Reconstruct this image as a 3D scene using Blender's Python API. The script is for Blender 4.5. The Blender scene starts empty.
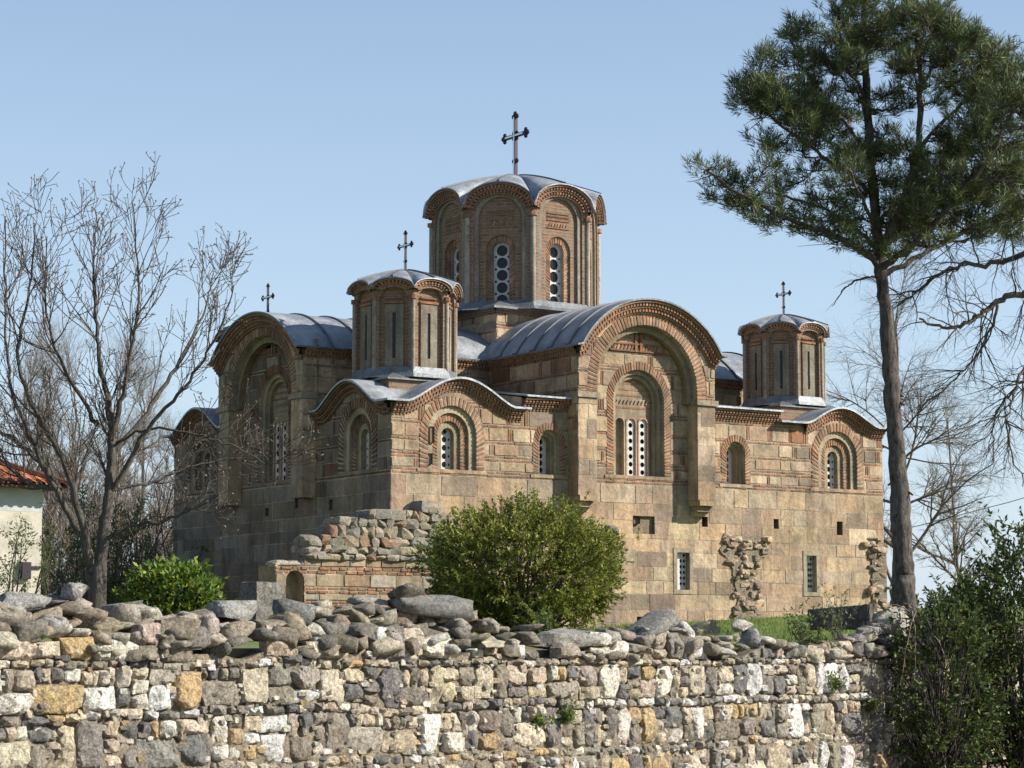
import bpy, bmesh, math, random
import numpy as np
from mathutils import Vector, Matrix, noise
from mathutils.geometry import delaunay_2d_cdt
R = random.Random(7)
NR = np.random.RandomState(5)
SC = bpy.context.scene
COL = SC.collection
PI = math.pi

# ------------------------------------------------------------------ camera
FPX, HY = 2400.0, 652.0
CAM = Vector((-33.76, -56.06, 1.6))
YAW = math.radians(56.05)
PITCH = math.atan((HY - 384) / FPX)
DV = Vector((math.cos(YAW), math.sin(YAW), 0))
RV = Vector((math.sin(YAW), -math.cos(YAW), 0))
cd = bpy.data.cameras.new('camera'); cam = bpy.data.objects.new('camera', cd); COL.objects.link(cam)
cam.location = CAM
cam.rotation_euler = (PI / 2 + PITCH, 0, YAW - PI / 2)
cd.sensor_width = 36; cd.lens = FPX / 1024 * 36
cd.clip_start = 0.5; cd.clip_end = 5000
SC.camera = cam

# ------------------------------------------------------------------ light
SUN_EL = math.radians(31)
SUN_H = Vector((0.75, -0.66, 0)).normalized()
w = bpy.data.worlds.new('World'); SC.world = w; w.use_nodes = True
nt = w.node_tree
sky = nt.nodes.new('ShaderNodeTexSky'); sky.sky_type = 'NISHITA'; sky.sun_disc = False
sky.sun_elevation = SUN_EL; sky.sun_rotation = math.atan2(SUN_H.x, SUN_H.y)
sky.air_density = 1.0; sky.dust_density = 0.35; sky.ozone_density = 1.8
bg = nt.nodes['Background']; bg.inputs['Strength'].default_value = 0.088
tc = nt.nodes.new('ShaderNodeTexCoord'); sx = nt.nodes.new('ShaderNodeSeparateXYZ'); nt.links.new(tc.outputs['Generated'], sx.inputs[0])
hz = nt.nodes.new('ShaderNodeValToRGB'); nt.links.new(sx.outputs['Z'], hz.inputs['Fac'])
hz.color_ramp.elements[0].position = 0.0; hz.color_ramp.elements[0].color = (0.8, 0.8, 0.8, 1)
hz.color_ramp.elements[1].position = 0.75; hz.color_ramp.elements[1].color = (0, 0, 0, 1)
for p_, v_ in ((0.1, 0.5), (0.28, 0.2)):
    e_ = hz.color_ramp.elements.new(p_); e_.color = (v_, v_, v_, 1)
mx = nt.nodes.new('ShaderNodeMix'); mx.data_type = 'RGBA'; nt.links.new(hz.outputs['Color'], mx.inputs[0]); nt.links.new(sky.outputs['Color'], mx.inputs[6])
mx.inputs[7].default_value = (4.0, 4.8, 6.0, 1)
nt.links.new(mx.outputs[2], bg.inputs['Color'])
sd = bpy.data.lights.new('sun', 'SUN'); so = bpy.data.objects.new('sun', sd); COL.objects.link(so)
sd.energy = 4.7; sd.angle = math.radians(0.53); sd.color = (1.0, 0.945, 0.86)
sv = Vector((SUN_H.x * math.cos(SUN_EL), SUN_H.y * math.cos(SUN_EL), math.sin(SUN_EL)))
so.rotation_euler = sv.to_track_quat('Z', 'Y').to_euler()
SC.view_settings.view_transform = 'Standard'; SC.view_settings.look = 'None'
SC.view_settings.exposure = 0.86; SC.view_settings.gamma = 1.0
SC.view_settings.use_curve_mapping = False

def at(px, py, dep):
    """world point that the survey photograph shows at px, py at a given distance"""
    v = (DV * math.cos(PITCH) + Vector((0, 0, math.sin(PITCH))))
    up = Vector((0, 0, math.cos(PITCH))) - DV * math.sin(PITCH)
    ray = v + RV * ((px - 512) / FPX) - up * ((py - 384) / FPX)
    return CAM + ray * (dep / ray.dot(DV))

# ------------------------------------------------------------------ materials
def mat(name, rough=0.85, base=(0.5, 0.5, 0.5)):
    m = bpy.data.materials.new(name); m.use_nodes = True
    b = m.node_tree.nodes['Principled BSDF']
    b.inputs['Roughness'].default_value = rough
    b.inputs['Base Color'].default_value = (*base, 1)
    b.inputs['Specular IOR Level'].default_value = 0.25
    return m, m.node_tree, b
def N(t, kind, **k):
    n = t.nodes.new(kind)
    for a, v in k.items():
        if a in n.inputs: n.inputs[a].default_value = v
        else: setattr(n, a, v)
    return n
def noise_n(t, scale, detail=4, rough=0.6, vec=None, dist=0.0):
    n = N(t, 'ShaderNodeTexNoise'); n.inputs['Scale'].default_value = scale
    n.inputs['Detail'].default_value = detail; n.inputs['Roughness'].default_value = rough
    n.inputs['Distortion'].default_value = dist
    if vec: t.links.new(vec, n.inputs['Vector'])
    return n
def ramp(t, src, pts):
    r = N(t, 'ShaderNodeValToRGB')
    el = r.color_ramp.elements
    while len(el) < len(pts): el.new(0.5)
    for e, (p, c) in zip(el, pts):
        e.position = p; e.color = (*c, 1) if len(c) == 3 else c
    t.links.new(src, r.inputs['Fac']); return r
def mix(t, kind, fac, a, b):
    m = N(t, 'ShaderNodeMix'); m.data_type = 'RGBA'; m.blend_type = kind
    for i, v in ((0, fac), (6, a), (7, b)):
        if hasattr(v, 'links'): t.links.new(v, m.inputs[i])
        elif i == 0: m.inputs[0].default_value = v
        else: m.inputs[i].default_value = (*v, 1)
    return m.outputs[2]
def bump(t, b, src, strength, dist):
    n = N(t, 'ShaderNodeBump'); n.inputs['Strength'].default_value = strength; n.inputs['Distance'].default_value = dist
    t.links.new(src, n.inputs['Height']); t.links.new(n.outputs['Normal'], b.inputs['Normal'])
def objvec(t): return N(t, 'ShaderNodeTexCoord').outputs['Object']
def g3(v): return (v, v, v)

def m_masonry():
    m, t, b = mat('weathered_masonry', 0.92)
    c = N(t, 'ShaderNodeVertexColor', layer_name='Col').outputs['Color']
    v = objvec(t)
    n1 = noise_n(t, 9, 6, 0.7, v); n2 = noise_n(t, 0.7, 5, 0.6, v); n3 = noise_n(t, 2.2, 6, 0.7, v, 0.6)
    c = mix(t, 'MULTIPLY', 1.0, c, ramp(t, n1.outputs['Fac'], [(0.3, g3(0.72)), (0.52, g3(1.0)), (0.75, g3(1.22))]).outputs['Color'])
    c = mix(t, 'MULTIPLY', 1.0, c, ramp(t, n2.outputs['Fac'], [(0.34, (0.68, 0.68, 0.68)), (0.6, (1.1, 1.07, 1.02))]).outputs['Color'])
    st = ramp(t, n3.outputs['Fac'], [(0.5, g3(0)), (0.7, g3(0.7))])
    c = mix(t, 'MIX', st.outputs['Color'], c, (0.14, 0.118, 0.088))
    mp = N(t, 'ShaderNodeMapping'); t.links.new(v, mp.inputs['Vector']); mp.inputs['Scale'].default_value = (1.6, 1.6, 0.28)
    n5 = noise_n(t, 1.6, 6, 0.7, mp.outputs['Vector'], 0.4)
    c = mix(t, 'MULTIPLY', 1.0, c, ramp(t, n5.outputs['Fac'], [(0.38, (0.72, 0.70, 0.67)), (0.56, g3(1.0)), (0.72, (1.12, 1.08, 1.02))]).outputs['Color'])
    t.links.new(c, b.inputs['Base Color'])
    hh = N(t, 'ShaderNodeMath', operation='ADD'); t.links.new(n1.outputs['Fac'], hh.inputs[0]); t.links.new(n3.outputs['Fac'], hh.inputs[1])
    bump(t, b, hh.outputs[0], 0.8, 0.035)
    return m
def m_brick():
    m, t, b = mat('brick_courses', 0.9)
    uv = N(t, 'ShaderNodeUVMap', uv_map='UV').outputs['UV']
    v = objvec(t)
    wob = noise_n(t, 3, 3, 0.6, v)
    add = N(t, 'ShaderNodeVectorMath', operation='MULTIPLY_ADD')
    t.links.new(wob.outputs['Color'], add.inputs[0]); add.inputs[1].default_value = (0.03, 0.03, 0.03); t.links.new(uv, add.inputs[2])
    br = N(t, 'ShaderNodeTexBrick'); t.links.new(add.outputs[0], br.inputs['Vector'])
    br.inputs['Scale'].default_value = 1; br.inputs['Brick Width'].default_value = 0.34
    br.inputs['Row Height'].default_value = 0.105; br.inputs['Mortar Size'].default_value = 0.024
    br.inputs['Mortar Smooth'].default_value = 0.3
    br.inputs['Color1'].default_value = (0.265, 0.134, 0.078, 1); br.inputs['Color2'].default_value = (0.18, 0.098, 0.06, 1)
    br.inputs['Mortar'].default_value = (0.22, 0.178, 0.128, 1)
    n1 = noise_n(t, 7, 5, 0.7, v); n2 = noise_n(t, 1.3, 5, 0.65, v)
    c = mix(t, 'MULTIPLY', 1.0, br.outputs['Color'], ramp(t, n1.outputs['Fac'], [(0.3, g3(0.7)), (0.75, g3(1.25))]).outputs['Color'])
    st = ramp(t, n2.outputs['Fac'], [(0.45, g3(0)), (0.68, g3(0.7))])
    c = mix(t, 'MIX', st.outputs['Color'], c, (0.19, 0.152, 0.108))
    t.links.new(c, b.inputs['Base Color'])
    inv = N(t, 'ShaderNodeMath', operation='SUBTRACT'); inv.inputs[0].default_value = 1; t.links.new(br.outputs['Fac'], inv.inputs[1])
    bump(t, b, inv.outputs[0], 0.7, 0.025)
    return m
def m_lead(name='weathered_lead_sheet', k=1.0):
    m, t, b = mat(name, 0.48)
    v = objvec(t)
    n1 = noise_n(t, 1.6, 5, 0.6, v); n2 = noise_n(t, 14, 4, 0.6, v)
    c = ramp(t, n1.outputs['Fac'], [(0.3, (0.19 * k, 0.205 * k, 0.225 * k)), (0.55, (0.33 * k, 0.345 * k, 0.36 * k)), (0.72, (0.46 * k, 0.47 * k, 0.475 * k))]).outputs['Color']
    c = mix(t, 'MULTIPLY', 0.7, c, ramp(t, n2.outputs['Fac'], [(0.3, g3(0.7)), (0.7, g3(1.1))]).outputs['Color'])
    t.links.new(c, b.inputs['Base Color'])
    b.inputs['Metallic'].default_value = 0.4
    r = ramp(t, n1.outputs['Fac'], [(0.3, g3(0.42)), (0.7, g3(0.66))]); t.links.new(r.outputs['Color'], b.inputs['Roughness'])
    mp = N(t, 'ShaderNodeMapping'); t.links.new(v, mp.inputs['Vector']); mp.inputs['Scale'].default_value = (3, 3, 0.5)
    n3 = noise_n(t, 2.5, 5, 0.65, mp.outputs['Vector'], 0.5)
    c = mix(t, 'MIX', ramp(t, n3.outputs['Fac'], [(0.55, g3(0)), (0.72, g3(0.5))]).outputs['Color'], c, (0.52 * k, 0.52 * k, 0.5 * k)); t.links.new(c, b.inputs['Base Color'])
    hh = N(t, 'ShaderNodeMath', operation='MULTIPLY_ADD'); t.links.new(n2.outputs['Fac'], hh.inputs[0]); hh.inputs[1].default_value = 0.25; t.links.new(n1.outputs['Fac'], hh.inputs[2])
    bump(t, b, hh.outputs[0], 0.6, 0.07)
    return m
def m_rock():
    m, t, b = mat('rough_rubble_stone', 0.95)
    c = N(t, 'ShaderNodeVertexColor', layer_name='Col').outputs['Color']
    v = N(t, 'ShaderNodeNewGeometry').outputs['Position']
    n1 = noise_n(t, 26, 8, 0.75, v); n2 = noise_n(t, 5.5, 6, 0.7, v, 0.8); n3 = noise_n(t, 10, 5, 0.65, v, 0.4); n4 = noise_n(t, 55, 3, 0.7, v)
    vo = N(t, 'ShaderNodeTexVoronoi', feature='DISTANCE_TO_EDGE'); vo.inputs['Scale'].default_value = 7
    wv = N(t, 'ShaderNodeVectorMath', operation='MULTIPLY_ADD'); t.links.new(n3.outputs['Color'], wv.inputs[0]); wv.inputs[1].default_value = (0.25, 0.25, 0.5); t.links.new(v, wv.inputs[2])
    t.links.new(wv.outputs[0], vo.inputs['Vector'])
    crack = ramp(t, vo.outputs['Distance'], [(0.0, g3(0.45)), (0.035, g3(1.0))]).outputs['Color']
    c = mix(t, 'MULTIPLY', 1.0, c, ramp(t, n1.outputs['Fac'], [(0.34, g3(0.5)), (0.5, g3(1.0)), (0.7, g3(1.4))]).outputs['Color'])
    c = mix(t, 'MULTIPLY', 1.0, c, ramp(t, n4.outputs['Fac'], [(0.36, g3(0.72)), (0.64, g3(1.22))]).outputs['Color'])
    c = mix(t, 'MIX', ramp(t, n2.outputs['Fac'], [(0.5, g3(0)), (0.68, g3(0.45))]).outputs['Color'], c, (0.125, 0.11, 0.085))
    c = mix(t, 'MIX', ramp(t, n3.outputs['Fac'], [(0.56, g3(0)), (0.66, g3(0.5))]).outputs['Color'], c, (0.40, 0.37, 0.31))
    c = mix(t, 'MULTIPLY', 0.6, c, crack)
    t.links.new(c, b.inputs['Base Color'])
    h = N(t, 'ShaderNodeMath', operation='MULTIPLY_ADD'); t.links.new(crack, h.inputs[0]); h.inputs[1].default_value = 0.35; t.links.new(n1.outputs['Fac'], h.inputs[2])
    bump(t, b, h.outputs[0], 1.0, 0.035)
    return m
def m_vcol(name, rough=0.7, trans=0.0, nscale=0, amp=0.25):
    m, t, b = mat(name, rough)
    c = N(t, 'ShaderNodeVertexColor', layer_name='Col').outputs['Color']
    if nscale:
        n = noise_n(t, nscale, 5, 0.65, objvec(t))
        c = mix(t, 'MULTIPLY', 1.0, c, ramp(t, n.outputs['Fac'], [(0.3, g3(1 - amp)), (0.7, g3(1 + amp))]).outputs['Color'])
        bump(t, b, n.outputs['Fac'], 0.5, 0.03)
    t.links.new(c, b.inputs['Base Color'])
    if trans:
        tr = N(t, 'ShaderNodeBsdfTranslucent'); t.links.new(c, tr.inputs['Color'])
        mx = N(t, 'ShaderNodeMixShader'); mx.inputs[0].default_value = trans
        t.links.new(b.outputs[0], mx.inputs[1]); t.links.new(tr.outputs[0], mx.inputs[2])
        t.links.new(mx.outputs[0], t.nodes['Material Output'].inputs['Surface'])
    return m
def m_bark(name, c0, c1, sx=9, sz=1.6):
    m, t, b = mat(name, 0.95)
    mp = N(t, 'ShaderNodeMapping'); t.links.new(objvec(t), mp.inputs['Vector']); mp.inputs['Scale'].default_value = (sx, sx, sz)
    n = noise_n(t, 2.0, 7, 0.7, mp.outputs['Vector'], 0.5)
    t.links.new(ramp(t, n.outputs['Fac'], [(0.33, c0), (0.66, c1)]).outputs['Color'], b.inputs['Base Color'])
    bump(t, b, n.outputs['Fac'], 1.0, 0.06)
    return m
def m_plain(name, base, rough=0.7, metal=0.0, nscale=0, amp=0.3):
    m, t, b = mat(name, rough, base); b.inputs['Metallic'].default_value = metal
    if nscale:
        n = noise_n(t, nscale, 6, 0.68, objvec(t))
        t.links.new(mix(t, 'MULTIPLY', 1.0, base, ramp(t, n.outputs['Fac'], [(0.3, g3(1 - amp)), (0.7, g3(1 + amp * 0.6))]).outputs['Color']), b.inputs['Base Color'])
        bump(t, b, n.outputs['Fac'], 0.5, 0.02)
    return m
def m_ground():
    m, t, b = mat('grassy_ground', 0.95)
    v = objvec(t)
    n1 = noise_n(t, 0.35, 6, 0.65, v); n2 = noise_n(t, 6, 5, 0.7, v)
    c = ramp(t, n1.outputs['Fac'], [(0.35, (0.10, 0.135, 0.03)), (0.55, (0.115, 0.17, 0.03)), (0.72, (0.2, 0.17, 0.1))]).outputs['Color']
    c = mix(t, 'MULTIPLY', 1.0, c, ramp(t, n2.outputs['Fac'], [(0.3, g3(0.6)), (0.7, g3(1.3))]).outputs['Color'])
    dot = N(t, 'ShaderNodeVectorMath', operation='DOT_PRODUCT'); t.links.new(v, dot.inputs[0]); dot.inputs[1].default_value = (-0.2508, 0.968, 0)
    off = N(t, 'ShaderNodeMath', operation='MULTIPLY_ADD'); t.links.new(dot.outputs['Value'], off.inputs[0]); off.inputs[1].default_value = -0.12; off.inputs[2].default_value = 0.12 * (0.2508 * 26.1 - 0.968 * 37.11) + 1.5
    ad = N(t, 'ShaderNodeMath', operation='ADD'); ad.use_clamp = True; t.links.new(off.outputs[0], ad.inputs[0])
    sc_ = N(t, 'ShaderNodeMath', operation='MULTIPLY_ADD'); t.links.new(n1.outputs['Fac'], sc_.inputs[0]); sc_.inputs[1].default_value = 2.0; sc_.inputs[2].default_value = -1.2; t.links.new(sc_.outputs[0], ad.inputs[1])
    c = mix(t, 'MIX', ad.outputs[0], c, (0.17, 0.14, 0.095))
    t.links.new(c, b.inputs['Base Color']); bump(t, b, n2.outputs['Fac'], 0.8, 0.05)
    return m
def m_tiles():
    m, t, b = mat('red_clay_tiles', 0.8)
    uv = N(t, 'ShaderNodeUVMap', uv_map='UV').outputs['UV']
    wv = N(t, 'ShaderNodeTexWave'); wv.wave_type = 'BANDS'; wv.bands_direction = 'X'; wv.inputs['Scale'].default_value = 1.3; wv.inputs['Distortion'].default_value = 0.6
    t.links.new(uv, wv.inputs['Vector'])
    br = N(t, 'ShaderNodeTexBrick'); t.links.new(uv, br.inputs['Vector']); br.inputs['Scale'].default_value = 1
    br.inputs['Brick Width'].default_value = 0.24; br.inputs['Row Height'].default_value = 0.33; br.inputs['Mortar Size'].default_value = 0.02
    br.offset = 0.0
    br.inputs['Color1'].default_value = (0.52, 0.17, 0.06, 1); br.inputs['Color2'].default_value = (0.29, 0.085, 0.045, 1); br.inputs['Mortar'].default_value = (0.10, 0.04, 0.025, 1)
    n = noise_n(t, 2.2, 5, 0.7, objvec(t))
    t.links.new(mix(t, 'MULTIPLY', 1.0, br.outputs['Color'], ramp(t, n.outputs['Fac'], [(0.3, g3(0.7)), (0.7, g3(1.2))]).outputs['Color']), b.inputs['Base Color'])
    bump(t, b, wv.outputs['Fac'], 0.8, 0.06)
    return m
M = dict(masonry=m_masonry(), brick=m_brick(), lead=m_lead(), dullead=m_lead('dull_lead_flashing', 0.5), rock=m_rock(),
         leaf=m_vcol('green_leaves', 0.55, 0.3), needle=m_vcol('pine_needles', 0.6, 0.15), grass=m_vcol('grass_blades', 0.7, 0.3),
         seam=m_plain('dark_lead_seam', (0.13, 0.135, 0.15), 0.5, 0.3),
         glass=m_plain('dark_window_glass', (0.012, 0.014, 0.018), 0.18),
         grille=m_plain('pale_plaster_grille', (0.52, 0.51, 0.48), 0.8, 0, 12, 0.2),
         iron=m_plain('dark_wrought_iron', (0.045, 0.035, 0.045), 0.5, 0.4), silver=m_plain('polished_metal_strip', (0.75, 0.74, 0.73), 0.3, 0.5),
         pinebark=m_bark('pine_bark', (0.024, 0.021, 0.019), (0.165, 0.142, 0.12), 7, 2.6),
         bark=m_bark('smooth_grey_bark', (0.06, 0.053, 0.043), (0.165, 0.148, 0.12), 16, 3),
         farbark=m_bark('grey_brown_bark', (0.12, 0.095, 0.075), (0.22, 0.18, 0.14), 4, 2),
         twig=m_plain('dark_twigs', (0.075, 0.062, 0.052), 0.9), bud=m_plain('brown_buds', (0.26, 0.19, 0.14), 0.9),
         plaster=m_plain('white_lime_plaster', (0.47, 0.43, 0.35), 0.9, 0, 2.5, 0.3), plasterband=m_plain('grey_plaster_band', (0.42, 0.43, 0.41), 0.9, 0, 3, 0.15),
         ground=m_ground(), tiles=m_tiles(), wood=m_plain('old_timber', (0.11, 0.075, 0.05), 0.85, 0, 8, 0.3), wire=m_plain('black_cable', (0.09, 0.09, 0.09), 0.6))

# ------------------------------------------------------------------ mesh builder
def ccw(p):
    p = [tuple(q) for q in p]
    return p if sum(a[0] * b[1] - b[0] * a[1] for a, b in zip(p, p[1:] + p[:1])) > 0 else p[::-1]
class MB:
    def __init__(s): s.v = []; s.f = []; s.m = []; s.c = []; s.u = []; s.mats = []; s.sm = []
    def mi(s, name):
        if name not in s.mats: s.mats.append(name)
        return s.mats.index(name)
    def add(s, vs, fs, m='masonry', c=(0.4, 0.32, 0.22), uv=None, smooth=False):
        b = len(s.v); s.v.extend(tuple(p) for p in vs); k = s.mi(m)
        for i, f in enumerate(fs):
            s.f.append([b + j for j in f]); s.m.append(k); s.c.append(c); s.sm.append(smooth)
            s.u.append([uv[j] for j in f] if uv else None)
    def build(s, name, parent=None, origin=(0, 0, 0)):
        me = bpy.data.meshes.new(name)
        o3 = np.array(origin)
        me.from_pydata((np.array(s.v) - o3).tolist(), [], s.f)
        for n in s.mats: me.materials.append(M[n])
        me.polygons.foreach_set('material_index', s.m); me.polygons.foreach_set('use_smooth', s.sm)
        at_ = me.attributes.new('Col', 'FLOAT_COLOR', 'CORNER'); ul = me.uv_layers.new(name='UV')
        cs = []; us = []
        for f, c, u in zip(s.f, s.c, s.u):
            n = len(f); cs.extend((*c, 1.0) * n)
            if u:
                for q in u: us.extend(q)
            else: us.extend((0.0, 0.0) * n)
        at_.data.foreach_set('color', cs); ul.data.foreach_set('uv', us)
        me.update()
        o = bpy.data.objects.new(name, me); COL.objects.link(o)
        place(o, parent, origin); return o
ORG = {}
def place(o, parent, origin):
    ORG[o.name] = Vector(origin)
    if parent: o.parent = parent; o.location = Vector(origin) - ORG[parent.name]
    else: o.location = origin
def tag(o, label, cat, group=None):
    o['label'] = label; o['category'] = cat
    if group: o['group'] = group
    return o
def empty(name, origin, label, cat, group=None):
    o = bpy.data.objects.new(name, None); COL.objects.link(o); o.empty_display_size = 0.5
    place(o, None, origin); return tag(o, label, cat, group)
def npmesh(name, V, F, C, m, parent=None, origin=(0, 0, 0), smooth=False):
    """V nx3, F kxn ints, C per-face colours"""
    me = bpy.data.meshes.new(name); k = F.shape[1]
    me.vertices.add(len(V)); me.vertices.foreach_set('co', (V - np.array(origin)).astype(np.float32).ravel())
    me.loops.add(F.size); me.loops.foreach_set('vertex_index', F.astype(np.int32).ravel())
    me.polygons.add(len(F)); me.polygons.foreach_set('loop_start', np.arange(0, F.size, k, dtype=np.int32))
    if smooth: me.polygons.foreach_set('use_smooth', [True] * len(F))
    a = me.attributes.new('Col', 'FLOAT_COLOR', 'CORNER')
    cc = np.ones((len(F), k, 4), np.float32); cc[:, :, :3] = C[:, None, :]
    a.data.foreach_set('color', cc.ravel())
    me.materials.append(M[m]); me.update(calc_edges=True); me.validate()
    o = bpy.data.objects.new(name, me); COL.objects.link(o); place(o, parent, origin); return o
def copy_tree(o, parent=None):
    c = o.copy(); COL.objects.link(c)
    if parent: c.parent = parent
    for ch in list(o.children): copy_tree(ch, c)
    return c

def frame(o, u, n):
    o = Vector(o); u = Vector(u); n = Vector(n)
    return lambda a, z, d: o + u * a + n * d + Vector((0, 0, z))
def jit(c, a=0.12, r=R):
    k = 1 + r.uniform(-a, a); return tuple(x * k * (1 + r.uniform(-a, a) * 0.25) for x in c)
SAND = [(0.430, 0.318, 0.207), (0.400, 0.292, 0.189), (0.455, 0.345, 0.230), (0.363, 0.279, 0.194), (0.387, 0.273, 0.186), (0.424, 0.307, 0.194), (0.313, 0.231, 0.162), (0.375, 0.297, 0.216), (0.479, 0.381, 0.270), (0.270, 0.208, 0.156)]
BRICK = [(0.324, 0.154, 0.086), (0.252, 0.131, 0.076), (0.348, 0.188, 0.108), (0.288, 0.165, 0.103), (0.228, 0.131, 0.084)]
MORT = (0.37, 0.32, 0.245)
PALE = (0.33, 0.28, 0.205)
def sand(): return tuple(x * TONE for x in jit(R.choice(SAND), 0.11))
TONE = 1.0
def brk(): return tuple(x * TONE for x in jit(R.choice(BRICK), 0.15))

def box(mb, F, u0, u1, z0, z1, d0, d1, m='masonry', c=(0.4, 0.32, 0.22)):
    vs = [F(u, z, d) for d in (d0, d1) for z in (z0, z1) for u in (u0, u1)]
    uv = [(u, z) for d in (d0, d1) for z in (z0, z1) for u in (u0, u1)]
    mb.add(vs, [(0, 1, 3, 2), (4, 6, 7, 5), (0, 4, 5, 1), (2, 3, 7, 6), (0, 2, 6, 4), (1, 5, 7, 3)], m, c, uv)
def panel(mb, F, outline, rects, holes, d=0.0, mc=MORT, bm='masonry'):
    """wall face: courses of separate blocks set in mortar, openings cut out"""
    vs = []; fs = []
    def addp(p):
        p = ccw(p); b = len(vs); vs.extend(Vector(q) for q in p); fs.append(list(range(b, b + len(p))))
    addp(outline)
    jr = lambda h: R.uniform(-1, 1) * (0.011 if h > 0.15 else 0.004)
    for r in rects: q = r[3] - r[2]; addp([(r[0] + jr(q), r[2] + jr(q)), (r[1] + jr(q), r[2] + jr(q)), (r[1] + jr(q), r[3] + jr(q)), (r[0] + jr(q), r[3] + jr(q))])
    for h in holes: addp(h)
    V, E, Fo, ov, oe, of = delaunay_2d_cdt(vs, [], fs, 0, 1e-5)
    nr = len(rects); cell = {}
    for f, o in zip(Fo, of):
        if 0 not in o: continue
        if any(i > nr for i in o): continue
        b = [i for i in o if 1 <= i <= nr]
        cell.setdefault(b[0] if b else 0, []).append(f)
    for k, tris in cell.items():
        if k == 0: dd, c, m = d, mc, bm
        else:
            r = rects[k - 1]; dd, c, m = d + r[5], r[4], bm
        idx = {}; P = []; U = []
        for f in tris:
            for i in f:
                if i not in idx: idx[i] = len(P); P.append(F(V[i][0], V[i][1], dd)); U.append((V[i][0], V[i][1]))
        ff = [[idx[i] for i in f] for f in tris]
        mb.add(P, ff, m, c, U)
        if k:
            cnt = {}
            for f in tris:
                for a, b2 in zip(f, list(f[1:]) + [f[0]]):
                    e = (min(a, b2), max(a, b2)); cnt[e] = cnt.get(e, 0) + 1
            P = []; ff = []
            for (a, b2), n in cnt.items():
                if n == 1:
                    q = len(P); A, B = V[a], V[b2]
                    P += [F(A[0], A[1], dd), F(B[0], B[1], dd), F(B[0], B[1], d - 0.01), F(A[0], A[1], d - 0.01)]
                    ff.append((q, q + 1, q + 2, q + 3))
            mb.add(P, ff, m, c)
def ashlar(u0, u1, z0, z1, hmin=0.34, hmax=0.52, wmin=0.5, wmax=1.35, gap=0.013, rough=0.012):
    out = []; z = z0
    while z < z1 - 0.08:
        h = R.uniform(hmin, hmax); zt = min(z + h, z1)
        if z1 - zt < 0.14: zt = z1
        u = u0 + R.uniform(-0.6, 0)
        while u < u1:
            ww = R.uniform(wmin, wmax); a, b = max(u, u0), min(u + ww, u1)
            if u1 - (u + ww) < 0.2: b = u1; ww = 9
            if b - a > 0.06:
                g = gap * R.uniform(0.6, 1.5)
                out.append((a + g, b - g, z + g * 0.8, zt - g * 0.8, sand(), R.uniform(0.003, 0.003 + rough)))
            u += ww
        z = zt
    return out
def cloisonne(u0, u1, z0, z1):
    out = []; z = z0
    while z < z1 - 0.1:
        if R.random() < 0.62:
            n = R.choice((1, 1, 2))
            for _ in range(n):
                if z + 0.07 > z1: break
                u = u0 + R.uniform(-0.2, 0)
                while u < u1:
                    a, b = max(u, u0), min(u + R.uniform(0.22, 0.36), u1)
                    if b - a > 0.05: out.append((a + 0.012, b - 0.012, z + 0.016, z + 0.068, brk(), R.uniform(0.006, 0.022)))
                    u = b if b > a else u + 0.3
                z += 0.09
        h = R.uniform(0.26, 0.46); zt = min(z + h, z1)
        u = u0 + R.uniform(-0.3, 0)
        while u < u1:
            ww = R.uniform(0.35, 1.0); a, b = max(u, u0), min(u + ww, u1)
            if b - a > 0.08 and zt - z > 0.08:
                g = 0.02
                out.append((a + g, b - g, z + g, zt - g, sand() if R.random() < 0.93 else brk(), R.uniform(0.008, 0.03)))
            u += ww
            if R.random() < 0.4:
                for _ in range(R.choice((1, 2))):
                    if u + 0.07 < u1 and u > u0: out.append((u + 0.014, u + 0.062, z + 0.02, zt - 0.02, brk(), R.uniform(0.008, 0.025)))
                    u += 0.08
        z = zt
    return out
def apath(uc, zs, r, zb, n=16, rz=None):
    rz = rz or r
    return [(uc - r, zb)] + [(uc - r * math.cos(PI * i / n), zs + rz * math.sin(PI * i / n)) for i in range(n + 1)] + [(uc + r, zb)]
def plen(p):
    L = [0]
    for a, b in zip(p, p[1:]): L.append(L[-1] + math.hypot(b[0] - a[0], b[1] - a[1]))
    return L
def band(mb, F, pin, pout, d0, d1, m='masonry', c=PALE, planar=False, outer=True):
    """flat ring between two matching paths, front at d1, sides back to d0"""
    n = len(pin); Li = plen(pin); Lo = plen(pout)
    P = []; U = []
    for i in range(n):
        a, b = pin[i], pout[i]
        P += [F(a[0], a[1], d1), F(b[0], b[1], d1), F(a[0], a[1], d0), F(b[0], b[1], d0)]
        if planar: U += [(a[0], a[1]), (b[0], b[1]), (a[0] + 0.3, a[1]), (b[0] + 0.3, b[1])]
        else:
            l = (Li[i] + Lo[i]) / 2; wd = math.hypot(a[0] - b[0], a[1] - b[1])
            U += [(0.02, l), (0.02 + wd, l), (0.5, l), (0.5, l)]
    fs = []
    for i in range(n - 1):
        k = 4 * i; fs.append((k, k + 1, k + 5, k + 4)); fs.append((k, k + 4, k + 6, k + 2))
        if outer: fs.append((k + 1, k + 3, k + 7, k + 5))
    mb.add(P, fs, m, c, U)
def lerp_path(p, s, L):
    for i in range(len(L) - 1):
        if s <= L[i + 1] or i == len(L) - 2:
            t = (s - L[i]) / max(1e-6, L[i + 1] - L[i]); a, b = p[i], p[i + 1]
            return (a[0] + (b[0] - a[0]) * t, a[1] + (b[1] - a[1]) * t)
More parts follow.
